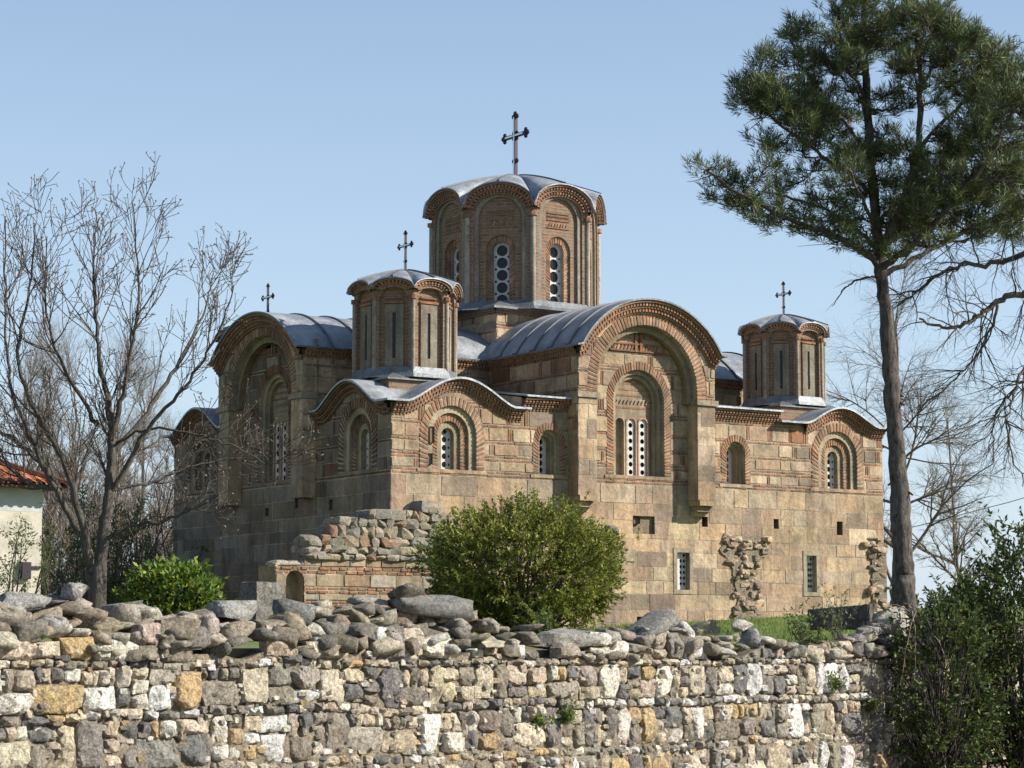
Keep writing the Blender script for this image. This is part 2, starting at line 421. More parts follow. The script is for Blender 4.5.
def wedges(mb, F, pin, pout, d0, d1, pitch=0.1, thick=0.06, col=None):
    """separate voussoir bricks between two matching paths, set in a mortar bed"""
    band(mb, F, pin, pout, d0, d1 - 0.018, 'masonry', MORT)
    Li, Lo = plen(pin), plen(pout); T = (Li[-1] + Lo[-1]) / 2; n = int(T / pitch)
    for i in range(n):
        a0 = (i + 0.5) / n - thick / T / 2; a1 = a0 + thick / T * R.uniform(0.85, 1.1)
        q = [lerp_path(pin, a0 * Li[-1], Li), lerp_path(pin, a1 * Li[-1], Li), lerp_path(pout, a1 * Lo[-1], Lo), lerp_path(pout, a0 * Lo[-1], Lo)]
        dj = d1 + R.uniform(-0.008, 0.006)
        P = [F(x, z, dj) for x, z in q] + [F(x, z, d1 - 0.03) for x, z in q]
        mb.add(P, [(0, 1, 2, 3), (0, 4, 5, 1), (1, 5, 6, 2), (2, 6, 7, 3), (3, 7, 4, 0)], 'masonry', col() if col else brk())
def offset_path(p, o):
    out = []
    for i in range(len(p)):
        a = p[max(i - 1, 0)]; b = p[min(i + 1, len(p) - 1)]
        l = math.hypot(b[0] - a[0], b[1] - a[1]) or 1
        nx, nz = -(b[1] - a[1]) / l, (b[0] - a[0]) / l
        out.append((p[i][0] - nx * o, p[i][1] - nz * o))
    return out
def cornice(mb, F, p, layers, dback=-0.3):
    """stepped brick cornice hanging under the curve p; layers from the top: (height, projection, 'flat'|'dent')"""
    o = 0.0
    for h, d, kind in layers:
        a, b = offset_path(p, o + h), offset_path(p, o)
        if kind == 'flat': band(mb, F, a, b, dback, d, 'brick', brk())
        else:
            band(mb, F, a, b, dback, d - 0.07, 'masonry', (0.24, 0.17, 0.12))
            La, Lb = plen(a), plen(b); n = max(2, int(Lb[-1] / 0.115))
            for i in range(n):
                s0 = (i + 0.2) / n; s1 = (i + 0.78) / n
                q = [lerp_path(a, s0 * La[-1], La), lerp_path(a, s1 * La[-1], La), lerp_path(b, s1 * Lb[-1], Lb), lerp_path(b, s0 * Lb[-1], Lb)]
                P = [F(x, z, d) for x, z in q] + [F(x, z, d - 0.08) for x, z in q]
                mb.add(P, [(0, 1, 2, 3), (0, 4, 5, 1), (1, 5, 6, 2), (2, 6, 7, 3), (3, 7, 4, 0)], 'masonry', brk())
        o += h
CORN = [(0.05, 0.25, 'flat'), (0.075, 0.21, 'dent'), (0.045, 0.15, 'flat'), (0.075, 0.12, 'dent'), (0.045, 0.07, 'flat'), (0.06, 0.04, 'dent')]
def sheet(mb, F, p, d0, d1, th=0.05, seams=None):
    """lead sheet along curve p from depth d0 (back) to d1 (front)"""
    n = len(p); q = offset_path(p, -th); P = []; U = []
    for a, b in zip(p, q): P += [F(a[0], a[1], d1), F(b[0], b[1], d1), F(a[0], a[1], d0), F(b[0], b[1], d0)]
    fs = []
    for i in range(n - 1):
        k = 4 * i; fs += [(k + 1, k + 3, k + 7, k + 5)]
    mb.add(P, fs, 'lead', smooth=True)
    fs = []
    for i in range(n - 1):
        k = 4 * i; fs += [(k, k + 1, k + 5, k + 4), (k, k + 4, k + 6, k + 2)]
    fs += [(0, 2, 3, 1), (4 * n - 4, 4 * n - 3, 4 * n - 1, 4 * n - 2)]
    mb.add(P, fs, 'dullead')
    for s in (seams or []):
        band(mb, F, q, offset_path(q, -0.045), s - 0.03, s + 0.03, 'seam')
def disc(u, z, r, n=12): return [(u + r * math.cos(2 * PI * i / n), z + r * math.sin(2 * PI * i / n)) for i in range(n)]
def grille_window(F, outline, circles, d, parent, origin, name='window', m='grille', n=12):
    """pierced plaster slab with round holes and dark glass behind"""
    mb = MB()
    vs = []; fs = []
    for p in [outline] + [disc(u, z, r, n) for u, z, r in circles]:
        p = ccw(p); b = len(vs); vs.extend(Vector(q) for q in p); fs.append(list(range(b, b + len(p))))
    V, E, Fo, ov, oe, of = delaunay_2d_cdt(vs, [], fs, 0, 1e-5)
    keep = [f for f, o in zip(Fo, of) if 0 in o and all(i == 0 for i in o)]
    mb.add([F(p[0], p[1], d) for p in V], keep, m)
    for u, z, r in circles:
        c = disc(u, z, r, n); P = [F(a, b, d) for a, b in c] + [F(a, b, d - 0.05) for a, b in c]
        mb.add(P, [(i, (i + 1) % n, n + (i + 1) % n, n + i) for i in range(n)], m)
    o = mb.build(name, parent, origin)
    g = MB(); g.add([F(a, b, d - 0.055) for a, b in outline], [list(range(len(outline)))], 'glass')
    g.build('pane', o, origin)
    return o
def col_circles(u, z0, z1, r, k=None):
    k = k or int((z1 - z0) / (2.35 * r)); st = (z1 - z0) / k
    return [(u, z0 + st * (i + 0.5), r) for i in range(k)]

# ------------------------------------------------------------------ ground
WA = Vector((-26.10, -37.11, 0)); WD = Vector((0.968, 0.2508, 0)).normalized(); WN = Vector((WD.y, -WD.x, 0))   # rubble wall line
def wpt(s, t, z=0): return WA + WD * s - WN * t + Vector((0, 0, z))       # t grows behind the wall
def ground_z(p):
    q = p - WA; t = -(q.dot(WN)); 
    if t < 0.25: return 0.0
    zf = min(3.0, max(1.95, 2.38 + (p.x - 8.5) * 0.055))
    k = min(1, max(0, (t - 0.3) / 26)); k = k * k * (3 - 2 * k)
    e = 1.62 + (zf - 1.62) * k
    if p.y > -1: e = zf
    return e + 0.03 * noise.noise(p * 0.35)
def build_ground():
    ss = [-900, -300, -120, -60, -35] + [x * 1.0 for x in range(-20, 70, 2)] + [75, 85, 110, 160, 300, 900]
    tt = [-70, -45, -30, -20, -12, -6, -3, -1, 0.1, 0.24, 0.26, 0.6, 1.2, 2, 3, 4] + list(range(6, 60, 2)) + [65, 75, 90, 120, 180, 300, 600, 1500]
    V = []; 
    for t in tt:
        for s in ss:
            p = wpt(s, t); p.z = ground_z(p); V.append(p)
    n = len(ss); mb = MB()
    mb.add(V, [(j * n + i, j * n + i + 1, (j + 1) * n + i + 1, (j + 1) * n + i) for j in range(len(tt) - 1) for i in range(n - 1)], 'ground', smooth=False)
    o = mb.build('ground'); o['kind'] = 'structure'
build_ground()

# ------------------------------------------------------------------ church
GZ = 2.3
church = empty('church', (9.0, 6.7, GZ), 'Byzantine stone and brick church with domes, crosses and lead roofs behind the rubble wall', 'church')
LX, LY = 18.05, 13.4
def wave(x0, x1, xa, h, za, flat=0.0, n=24):
    """wavy gable outline: flat, swelling to an apex, flat again"""
    out = []
    for i in range(n + 1):
        u = i / n * 2 - 1
        k = (0.5 * (1 + math.cos(PI * u))) ** 0.65
        out.append((xa + u * (x1 - x0) / 2, za + h * k))
    return out
SF = frame((0, 0, 0), (1, 0, 0), (0, -1, 0)); WF = frame((0, 0, 0), (0, 1, 0), (-1, 0, 0))
EF = frame((LX, 0, 0), (0, 1, 0), (1, 0, 0)); NF = frame((0, LY, 0), (1, 0, 0), (0, 1, 0))
bayL = wave(0.36, 3.9, 2.13, 0.74, 8.42); bayR = wave(14.75, 17.6, 16.18, 0.54, 8.58)
s_top = [(-0.0, 8.42)] + bayL + [(4.3, 8.42), (4.3, 8.76), (6.3, 8.80), (6.3, 10.9), (10.7, 10.9), (10.7, 8.86), (13.75, 8.86), (13.75, 8.58)] + bayR + [(LX, 8.58)]
def nested(mb, F, uc, zb, steps):
    """steps: (zs, r_in, r_out, d, kind) from outside in; every ring reaches deep into the wall"""
    for zs, ri, ro, d, kind in steps:
        a, b = apath(uc, zs, ri, zb), apath(uc, zs, ro, zb)
        if kind == 'brick': wedges(mb, F, a, b, -0.85, d)
        elif kind == 'wide': wedges(mb, F, a, b, -0.85, d, 0.13, 0.075)
        else: band(mb, F, a, b, -0.85, d, 'masonry', jit(PALE if kind == 'stone' else (0.287, 0.238, 0.161), 0.06))
    ro = max(s[2] for s in steps)
    box(mb, F, uc - ro - 0.08, uc + ro + 0.08, zb - 0.1, zb, -0.85, 0.032, 'masonry', sand())
def bay_window(mb, F, uc, zb, parent, big=1.0):
    nested(mb, F, uc, zb, [(7.62, 0.80, 1.06, 0.035, 'wide'), (7.62, 0.60, 0.80, -0.07, 'stone'), (7.62, 0.38, 0.60, -0.15, 'brick'), (7.60, 0.21, 0.38, -0.23, 'tan')])
    return apath(uc, 7.62, 1.06, zb)
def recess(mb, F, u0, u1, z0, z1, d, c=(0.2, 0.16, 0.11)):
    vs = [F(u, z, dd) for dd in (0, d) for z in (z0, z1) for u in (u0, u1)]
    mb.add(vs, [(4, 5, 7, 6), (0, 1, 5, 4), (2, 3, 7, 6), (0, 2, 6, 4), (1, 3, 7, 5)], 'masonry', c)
    return [(u0, z0), (u1, z0), (u1, z1), (u0, z1)]
wins = []
def facade(name, F, top, u1, bays, slots, arm, rects_low, holes_extra, label=None):
    mb = MB(); holes = []
    for uc in bays:
        holes.append(bay_window(mb, F, uc, 6.63, church)); wins.append((F, uc, 'bay'))
    for uc in slots:
        nested(mb, F, uc, 6.62, [(7.55, 0.36, 0.56, 0.03, 'brick'), (7.55, 0.27, 0.36, -0.1, 'stone'), (7.55, 0.19, 0.27, -0.2, 'stone')])
        holes.append(apath(uc, 7.55, 0.56, 6.62)); wins.append((F, uc, 'slot'))
    if arm:
        uc, zb = arm
        nested(mb, F, uc, zb, [(8.92, 0.93, 1.17, 0.03, 'brick'), (8.92, 0.80, 0.93, -0.12, 'stone'), (8.92, 0.68, 0.80, -0.22, 'tan')])
        holes.append(apath(uc, 8.92, 1.17, zb)); wins.append((F, uc, 'arm'))
        # brick ornament band high in the arch
        for i in range(15):
            a = uc - 0.95 + i * 0.13
            mb.add([F(a, 10.42, 0.045), F(a + 0.06, 10.42, 0.045), F(a + 0.12, 10.56, 0.045), F(a + 0.06, 10.56, 0.045)], [(0, 1, 2, 3)], 'masonry', brk())
        box(mb, F, uc - 1.05, uc + 1.0, 10.36, 10.41, 0, 0.06, 'masonry', brk()); box(mb, F, uc - 1.05, uc + 1.0, 10.57, 10.62, 0, 0.06, 'masonry', brk())
        box(mb, F, uc - 0.16, uc - 0.08, 10.36, 10.9, 0, 0.07, 'masonry', brk()); box(mb, F, uc + 0.02, uc + 0.10, 10.36, 10.9, 0, 0.075, 'masonry', brk())
    for a, b, z0, z1 in rects_low:
        pi = [(a, z0), (a, z1), (b, z1), (b, z0)]; po = [(a - 0.13, z0 - 0.12), (a - 0.13, z1 + 0.14), (b + 0.13, z1 + 0.14), (b + 0.13, z0 - 0.12)]
        pi2, po2 = pi + [pi[0]], po + [po[0]]
        band(mb, F, pi2, po2, -0.6, 0.028, 'masonry', jit(PALE, 0.05)); holes.append(po); wins.append((F, (a, b, z0, z1), 'low'))
    for h in holes_extra: holes.append(recess(mb, F, *h))
    rects = ashlar(0.0, u1, 1.6, 6.45) + cloisonne(0.0, u1, 6.47, 11.5)
    panel(mb, F, [(0, 1.5), (u1, 1.5)] + list(reversed(top)), rects, holes)
    return mb
# south wall
mb = facade('south_wall', SF, s_top, LX, (1.97, 16.17), (5.25, 12.1), (8.46, 6.72),
            [(9.83, 10.3, 3.42, 4.52), (14.84, 15.24, 3.42, 4.54)],
            [(8.22, 9.02, 5.03, 5.55, -0.10), (8.25, 8.5, 5.32, 5.53, -0.4), (10.78, 11.0, 5.3, 5.6, -0.4), (13.56, 13.76, 5.32, 5.62, -0.4), (16.1, 16.34, 5.2, 5.62, -0.35), (8.35, 9.45, 2.05, 2.62, -0.5), (12.6, 12.8, 2.55, 2.66, -0.3), (3.02, 3.2, 5.3, 5.65, -0.3), (1.2, 1.34, 6.75, 7.05, -0.1), (1.25, 1.4, 7.35, 7.8, -0.05)])
cornice(mb, SF, s_top[:27], CORN); cornice(mb, SF, [(4.3, 8.76), (5.95, 8.80)], CORN); cornice(mb, SF, [(11.0, 8.86), (13.75, 8.86)], CORN); cornice(mb, SF, s_top[34:], CORN)
# step between the eaves
def rock_into(mb, c, s, col, m='rock', seed=0, ang=0.0, sub=1):
    V, Fs = ROCKT[sub]
    rs = np.random.RandomState(seed)
    P = np.sign(V) * np.abs(V) ** 0.36
    for _ in range(7):
        n = rs.normal(size=3); n /= np.linalg.norm(n); dd = rs.uniform(0.75, 1.15)
        h = P @ n; P = P - np.outer(np.clip(h - dd, 0, None), n)
    P = P * (1 + 0.035 * rs.normal(size=(len(P), 1)))
    P = P * np.array(s) * 0.53
    a = ang; rot = np.array([[math.cos(a), -math.sin(a), 0], [math.sin(a), math.cos(a), 0], [0, 0, 1]])
    P = P @ rot.T + np.array(c)
    mb.add(P.tolist(), Fs, m, col)
ROCKT = {}
for sdiv in (1, 2, 3):
    b_ = bmesh.new(); bmesh.ops.create_icosphere(b_, subdivisions=sdiv, radius=1.0)
    ROCKT[sdiv] = (np.array([v.co[:] for v in b_.verts]), [[v.index for v in f.verts] for f in b_.faces]); b_.free()
south = mb.build('south_wall', church)
# torn rubble scars of lost walls on the south side
mb = MB(); k = 0
def scar(u0, u1, z0, z1, n, dep=0.28):
    global k
    for _ in range(n):
        k += 1; u = R.uniform(u0, u1); z = R.uniform(z0, z1); s = R.uniform(0.14, 0.42)
        s *= 0.85; rock_into(mb, SF(u + R.gauss(0, 0.07), z, R.uniform(-0.1, dep - 0.27)), (s * R.uniform(0.8, 1.5), R.uniform(0.16, 0.34), s * R.uniform(0.45, 0.8)), jit(R.choice(SAND + [(0.2, 0.16, 0.12), (0.16, 0.13, 0.1)]), 0.2), 'rock', k, R.uniform(-0.4, 0.4), 2)
def ragged(pts, d):
    q = []
    for a, b in zip(pts, pts[1:] + pts[:1]):
        for i in range(6): q.append((a[0] + (b[0] - a[0]) * i / 6 + R.gauss(0, 0.05), a[1] + (b[1] - a[1]) * i / 6 + R.gauss(0, 0.04)))
    n = len(q); P = [SF(x, z, d) for x, z in q] + [SF(x, z, -0.05) for x, z in q]
    mb.add(P, [tuple(range(n))] + [(i, (i + 1) % n, n + (i + 1) % n, n + i) for i in range(n)], 'rock', (0.22, 0.18, 0.125))
ragged([(11.5, 4.6), (11.9, 4.15), (12.1, 3.4), (11.95, 2.4), (13.0, 2.4), (12.85, 3.5), (12.9, 4.2), (13.2, 4.7), (13.1, 5.1), (11.6, 5.1)], 0.05)
scar(11.5, 13.25, 4.6, 5.05, 38, 0.36); scar(11.8, 12.95, 4.2, 4.6, 22); scar(12.0, 12.75, 3.5, 4.3, 22); scar(11.95, 13.05, 2.4, 3.6, 44)
mb.build('torn_masonry', church); mb = MB()
box(mb, SF, 17.5, 18.1, 2.5, 5.0, -0.1, 0.06, 'rock', (0.2, 0.16, 0.11))
scar(17.3, 18.15, 4.6, 5.15, 20, 0.36); scar(17.5, 18.1, 3.9, 4.6, 12); scar(17.35, 18.15, 2.8, 3.9, 26, 0.36)
mb.build('torn_masonry', church); mb = MB(); rock_into(mb, SF(7.36, 5.08, 0.12), (0.34, 0.4, 0.3), (0.17, 0.14, 0.11), 'rock', 77, 0, 2); mb.build('stone_boss', church)

# west wall: greyer weathered stone, part of its shade painted in by the darker tone
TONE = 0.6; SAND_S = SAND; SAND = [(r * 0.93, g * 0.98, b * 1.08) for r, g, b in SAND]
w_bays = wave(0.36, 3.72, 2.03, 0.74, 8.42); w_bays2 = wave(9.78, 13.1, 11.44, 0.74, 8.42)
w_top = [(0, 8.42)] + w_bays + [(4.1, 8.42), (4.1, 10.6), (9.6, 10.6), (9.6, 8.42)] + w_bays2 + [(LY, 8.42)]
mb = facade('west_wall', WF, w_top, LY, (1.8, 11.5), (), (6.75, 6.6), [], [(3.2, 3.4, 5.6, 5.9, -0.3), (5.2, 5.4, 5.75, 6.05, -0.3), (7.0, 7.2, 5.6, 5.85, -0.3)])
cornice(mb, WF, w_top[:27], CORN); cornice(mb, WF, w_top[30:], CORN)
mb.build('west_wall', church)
TONE = 1.0; SAND = SAND_S
# north and east walls (away from the photograph)
for nm, F, u1, top in (('north_wall', NF, LX, [(0, 8.42), (4.3, 8.42), (4.3, 8.8), (13.75, 8.8), (13.75, 8.5), (LX, 8.5)]), ('east_wall', EF, LY, [(0, 8.5), (LY, 8.5)])):
    mb = MB(); panel(mb, F, [(0, 1.5), (u1, 1.5)] + list(reversed(top)), ashlar(0, u1, 1.6, 8.8, 0.4, 0.55, 0.7, 1.4), [])
    mb.build(nm, church)

# cross arms: gabled front on piers, side walls, barrel roof
def arm_curve(uc, hw, ze, za, flare=0.2, n=28):
    sag = za - ze; Rr = (hw * hw + sag * sag) / (2 * sag); a0 = math.asin(hw / Rr)
    p = [(uc + Rr * math.sin(-a0 + 2 * a0 * i / n), za - Rr + Rr * math.cos(-a0 + 2 * a0 * i / n)) for i in range(n + 1)]
    return [(p[0][0] - flare, p[0][1] - 0.05)] + [(p[0][0] - flare * .4, p[0][1] - 0.02)] + p + [(p[-1][0] + flare * .4, p[-1][1] - 0.02), (p[-1][0] + flare, p[-1][1] - 0.05)]
def arm(F, uc, hw, dfront, dback, ze, za, rin, zs, zpier, name, seams, full=True, corb=True):
    mb = MB()
    cur = arm_curve(uc, hw + 0.02, ze, za)
    inner = [q for q in cur if uc - hw <= q[0] <= uc + hw]
    outline = [(uc - hw, zpier), (uc + hw, zpier), (uc + hw, ze)] + list(reversed(inner)) + [(uc - hw, ze)]
    hole = apath(uc, zs, rin + 0.36, zpier)
    hole = [(hole[0][0], zpier - 1)] + hole[1:-1] + [(hole[-1][0], zpier - 1)]
    rects = ashlar(uc - hw, uc + hw, zpier, 8.85, 0.34, 0.6, 0.5, 1.2) + cloisonne(uc - hw, uc + hw, 9.0, za)
    # piers: fronts below the impost have no arch ring, so only the arch is cut
    hole2 = [(uc - rin, zpier - 1), (uc - rin, 8.9)] + [(uc - rin - 0.36, 8.9)] + apath(uc, zs, rin + 0.36, 9.0)[1:-1] + [(uc + rin + 0.36, 8.9), (uc + rin, 8.9), (uc + rin, zpier - 1)]
    panel(mb, F, outline, rects, [hole2], dfront)
    a, b, c_ = apath(uc, zs, rin, 8.9), apath(uc, zs, rin + 0.36, 8.9), apath(uc, zs, rin - 0.02, 8.9)
    wedges(mb, F, a, b, 0.0, dfront + 0.01, 0.115, 0.068)
    a2, b2 = apath(uc, zs, rin - 0.2, 8.9), apath(uc, zs, rin, 8.9)
    band(mb, F, a2, b2, 0.0, dfront * 0.55, 'masonry', (0.252, 0.203, 0.140))
    for sgn in (-1, 1):
        e0, e1 = sorted((uc + sgn * hw, uc + sgn * rin))
        # pier flanks
        for e in (e0, e1):
            zt = 8.9 if e in (uc - rin, uc + rin) else 7.8
            P = [F(e, zpier, 0), F(e, zpier, dfront), F(e, zt, dfront), F(e, zt, 0)]
            mb.add(P, [(0, 1, 2, 3)], 'masonry', sand())
        box(mb, F, e0 - 0.05, e1 + 0.09, 8.86, 9.02, -0.05, dfront + 0.07, 'masonry', jit(PALE, 0.08))
        if corb:
            for q, (dz, dd) in enumerate(((0.0, 0.06), (0.17, -0.1), (0.3, -0.26))):
                box(mb, F, e0 + 0.02 + 0.03 * q, e1 - 0.02 - 0.03 * q, zpier - dz - 0.16, zpier - dz - 0.002, -0.05, dfront + dd, 'masonry', sand())
    cornice(mb, F, cur[1:-1], [(0.07, dfront + 0.28, 'flat'), (0.1, dfront + 0.23, 'dent'), (0.06, dfront + 0.17, 'flat'), (0.1, dfront + 0.13, 'dent'), (0.05, dfront + 0.06, 'flat')], dfront - 0.35)
    # side walls with brick bands
    for e in (uc - hw, uc + hw):
        sg = -1 if e < uc else 1
        o = F(e, 0, 0); nv = (F(e + sg, 0, 0) - o); uv_ = (F(e, 0, -1) - o)
        G = frame(o, uv_, nv)
        panel(mb, G, [(-dfront, 7.8), (-dback, 7.8), (-dback, ze), (-dfront, ze)], cloisonne(-dfront, -dback, 7.9, ze - 0.3), [])
        cornice(mb, G, [(-dfront, ze), (-dback, ze)], CORN[1:])
    mb.build(name, church)
    rf = MB(); sheet(rf, F, cur, dback, dfront + 0.34, 0.05, seams); rf.build('barrel_roof', church)
arm(SF, 8.42, 2.5, 0.5, -4.6, 10.35, 11.82, 1.84, 9.28, 6.05, 'south_arm', [0.15, -0.75, -1.65, -2.55, -3.45])
arm(WF, 6.8, 2.62, 0.45, -6.8, 10.35, 11.58, 1.95, 9.0, 6.0, 'west_arm', [-0.5, -1.5, -2.5, -3.5, -4.5], corb=False)
arm(NF, 8.45, 2.55, 0.3, -4.6, 10.35, 11.82, 1.84, 9.28, 6.05, 'north_arm', [-0.75, -2.0, -3.3])
arm(EF, 6.85, 2.75, 0.3, -7.2, 10.35, 11.58, 1.95, 9.0, 6.0, 'east_arm', [-1.0, -2.5, -4])
# windows of the walls
for F, spec, kind in wins:
    if kind == 'bay':
        o = apath(spec, 7.60, 0.22, 6.6)
        grille_window(F, o, col_circles(spec, 6.68, 7.85, 0.085, 5) + [(spec + sx * 0.15, 6.8 + 0.234 * i, 0.04) for i in range(4) for sx in (-1, 1)], -0.4, church, F(spec, 7.2, -0.6))
    elif kind == 'slot':
        o = apath(spec, 7.55, 0.2, 6.6)
        grille_window(F, o, col_circles(spec, 6.68, 7.7, 0.08, 5), -0.42, church, F(spec, 7.2, -0.4))
    elif kind == 'low':
        a, b, z0, z1 = spec
        cs = [(u, z0 + 0.1 + i * 0.168 + (0.084 if j else 0), 0.055) for j, u in enumerate((a + 0.1, (a + b) / 2 + 0.05, b - 0.06)) for i in range(6 if not j == 1 else 5)]
        cs = [c for c in cs if c[1] < z1 - 0.06]
        if b - a < 0.4: cs = [(u, z, 0.05) for u, z, r in cs if abs(u - (a + b) / 2 - 0.05) > 0.02]
        grille_window(F, [(a, z0), (b, z0), (b, z1), (a, z1)], cs, -0.17, church, F((a + b) / 2, (z0 + z1) / 2, -0.16), n=8)
    else:
        uc = spec; mb = MB(); z0 = 6.72 if F is SF else 6.6
        # tympanum and three narrow lights
        lights = [uc - 0.46, uc - 0.03, uc + 0.40]
        hs = [apath(x, 8.28, 0.15, z0 - 0.1) for x in lights]
        rows = []
        for i in range(18): rows += [(uc - 0.68, uc + 0.7, 8.72 + i * 0.09, 8.775 + i * 0.09, brk(), 0.012)] if i % 2 == 0 else []
        panel(mb, F, apath(uc, 8.92, 0.69, z0 - 0.1), rows, hs, -0.34, (0.294, 0.245, 0.175))
        for i in range(9):
            a = uc - 0.6 + i * 0.135
            mb.add([F(a, 8.86, -0.3), F(a + 0.05, 8.86, -0.3), F(a + 0.12, 9.0, -0.3), F(a + 0.07, 9.0, -0.3)], [(0, 1, 2, 3)], 'masonry', PALE)
        for x in lights:
            pin, pout = apath(x, 8.28, 0.15, z0 - 0.1), apath(x, 8.28, 0.2, z0 - 0.1)
            band(mb, F, pin, pout, -0.75, -0.31, 'masonry', (0.42, 0.27, 0.19) if x != lights[0] else PALE)
        fr = mb.build('window', church, F(uc, 8, -0.3))
        for i, x in enumerate(lights):
            o = apath(x, 8.28, 0.16, z0 - 0.08)
            if i == 0 and F is SF:
                q = MB(); q.add([F(a, b, -0.5) for a, b in o], [list(range(len(o)))], 'masonry', (0.4, 0.32, 0.22)); q.build('blind_light', fr, F(uc, 8, -0.3)); continue
            g = MB(); vs = []; fs = []
            cir = [disc(c[0], c[1], c[2], 10) for c in col_circles(x, z0 + 0.02, 8.35, 0.075, 7)]
            for p in [o] + cir:
                p = ccw(p); b0 = len(vs); vs.extend(Vector(q) for q in p); fs.append(list(range(b0, b0 + len(p))))
            V, E_, Fo, _, _, of = delaunay_2d_cdt(vs, [], fs, 0, 1e-5)
            g.add([F(p[0], p[1], -0.37) for p in V], [f for f, oo in zip(Fo, of) if 0 in oo and all(j == 0 for j in oo)], 'grille')
            g.add([F(a, b, -0.43) for a, b in o], [list(range(len(o)))], 'glass')
            g.build('grille', fr, F(uc, 8, -0.3))
# corner and side roofs
def bump_at(wv, u):
    for (a, za), (b, zb) in zip(wv, wv[1:]):
        if a <= u <= b: return za + (zb - za) * (u - a) / max(1e-6, b - a)
    return 0
def corner_roof(x0, x1, y0, y1, fx, fy, zb):
    mb = MB(); nx, ny = 34, 34; V = []
    for j in range(ny + 1):
        for i in range(nx + 1):
            x = x0 + (x1 - x0) * i / nx; y = y0 + (y1 - y0) * j / ny
            V.append((x, y, max(fx(x), fy(y), zb) + 0.05))
    n = nx + 1
    mb.add(V, [(j * n + i, j * n + i + 1, (j + 1) * n + i + 1, (j + 1) * n + i) for j in range(ny) for i in range(nx)], 'lead', smooth=True)
    # drip edge
    for line in ([(i, 0) for i in range(n)], [(0, j) for j in range(n)], [(i, ny) for i in range(n)], [(nx, j) for j in range(n)]):
        P = []
        for i, j in line:
            p = V[j * n + i]; P += [p, (p[0], p[1], p[2] - 0.06)]
        mb.add(P, [(2 * q, 2 * q + 1, 2 * q + 3, 2 * q + 2) for q in range(len(line) - 1)], 'lead')
    mb.build('corner_roof', church)
ov = 0.32
corner_roof(-ov, 4.45, -ov, 4.1, lambda x: bump_at(bayL, x), lambda y: bump_at(w_bays, y), 8.43)
corner_roof(-ov, 4.45, 9.55, LY + ov, lambda x: bump_at(bayL, x), lambda y: bump_at(w_bays2, y), 8.43)
corner_roof(13.68, LX + ov, -ov, 4.1, lambda x: bump_at(bayR, x), lambda y: 0, 8.57)
corner_roof(13.68, LX + ov, 9.55, LY + ov, lambda x: bump_at(bayR, x), lambda y: 0, 8.57)
for x0, x1, ys, zz in ((4.3, 5.92, 1, 8.79), (10.98, 13.75, 1, 8.87), (4.3, 5.92, -1, 8.79), (10.98, 13.75, -1, 8.87)):
    mb = MB(); ya, yb = (-ov, 4.1) if ys > 0 else (LY + ov, 9.5)
    P = [(x0, ya, zz), (x1, ya, zz), (x1, yb, zz + 0.62), (x0, yb, zz + 0.62)]; P += [(p[0], p[1], p[2] + 0.05) for p in P]
    mb.add(P, [(0, 1, 2, 3), (4, 5, 6, 7), (0, 1, 5, 4), (1, 2, 6, 5), (2, 3, 7, 6), (3, 0, 4, 7)], 'lead')
    for q in (0.35, 0.7):
        a = x0 + (x1 - x0) * q
        mb.add([(a, ya, zz + 0.1), (a + 0.05, ya, zz + 0.1), (a + 0.05, yb, zz + 0.71), (a, yb, zz + 0.71)], [(0, 1, 2, 3)], 'seam')
    # low cheek wall where this roof stands above its neighbour
    e = x0 if x0 < 9 and x0 < 5 else x1
    if e in (4.3, 13.75):
        yw = 0 if ys > 0 else LY; sg = 1 if ys > 0 else -1
        mb.add([(e, yw, 8.3), (e, yw + sg * 4.1, 8.3), (e, yw + sg * 4.1, zz + 0.6), (e, yw, zz)], [(0, 1, 2, 3)], 'masonry', sand())
    mb.build('side_roof', church)

# crossing: square base under the main dome
CX, CY = 8.52, 6.55
mb = MB(); a = 2.15
for n_, (ux, uy) in (((0, -1), (1, 0)), ((-1, 0), (0, 1)), ((0, 1), (1, 0)), ((1, 0), (0, 1))):
    F = frame((CX + n_[0] * a, CY + n_[1] * a, 0), (ux, uy, 0), (n_[0], n_[1], 0))
    panel(mb, F, [(-a, 9.5), (a, 9.5), (a, 12.0), (-a, 12.0)], cloisonne(-a, a, 9.6, 11.95), [])
    cornice(mb, F, [(-a - 0.1, 12.02), (a + 0.1, 12.02)], [(0.06, 0.14, 'flat'), (0.07, 0.08, 'flat')])
mb.build('dome_base', church)
mb = MB(); q = a + 0.22
mb.add([(CX + sx * q, CY + sy * q, z) for z in (12.02, 12.09) for sx, sy in ((-1, -1), (1, -1), (1, 1), (-1, 1))] + [(CX + sx * 1.9, CY + sy * 1.9, 12.3) for sx, sy in ((-1, -1), (1, -1), (1, 1), (-1, 1))],
       [(0, 1, 2, 3)] + [(i, (i + 1) % 4, 4 + (i + 1) % 4, 4 + i) for i in range(4)] + [(4 + i, 4 + (i + 1) % 4, 8 + (i + 1) % 4, 8 + i) for i in range(4)], 'dullead')
mb.build('dome_base_roof', church)

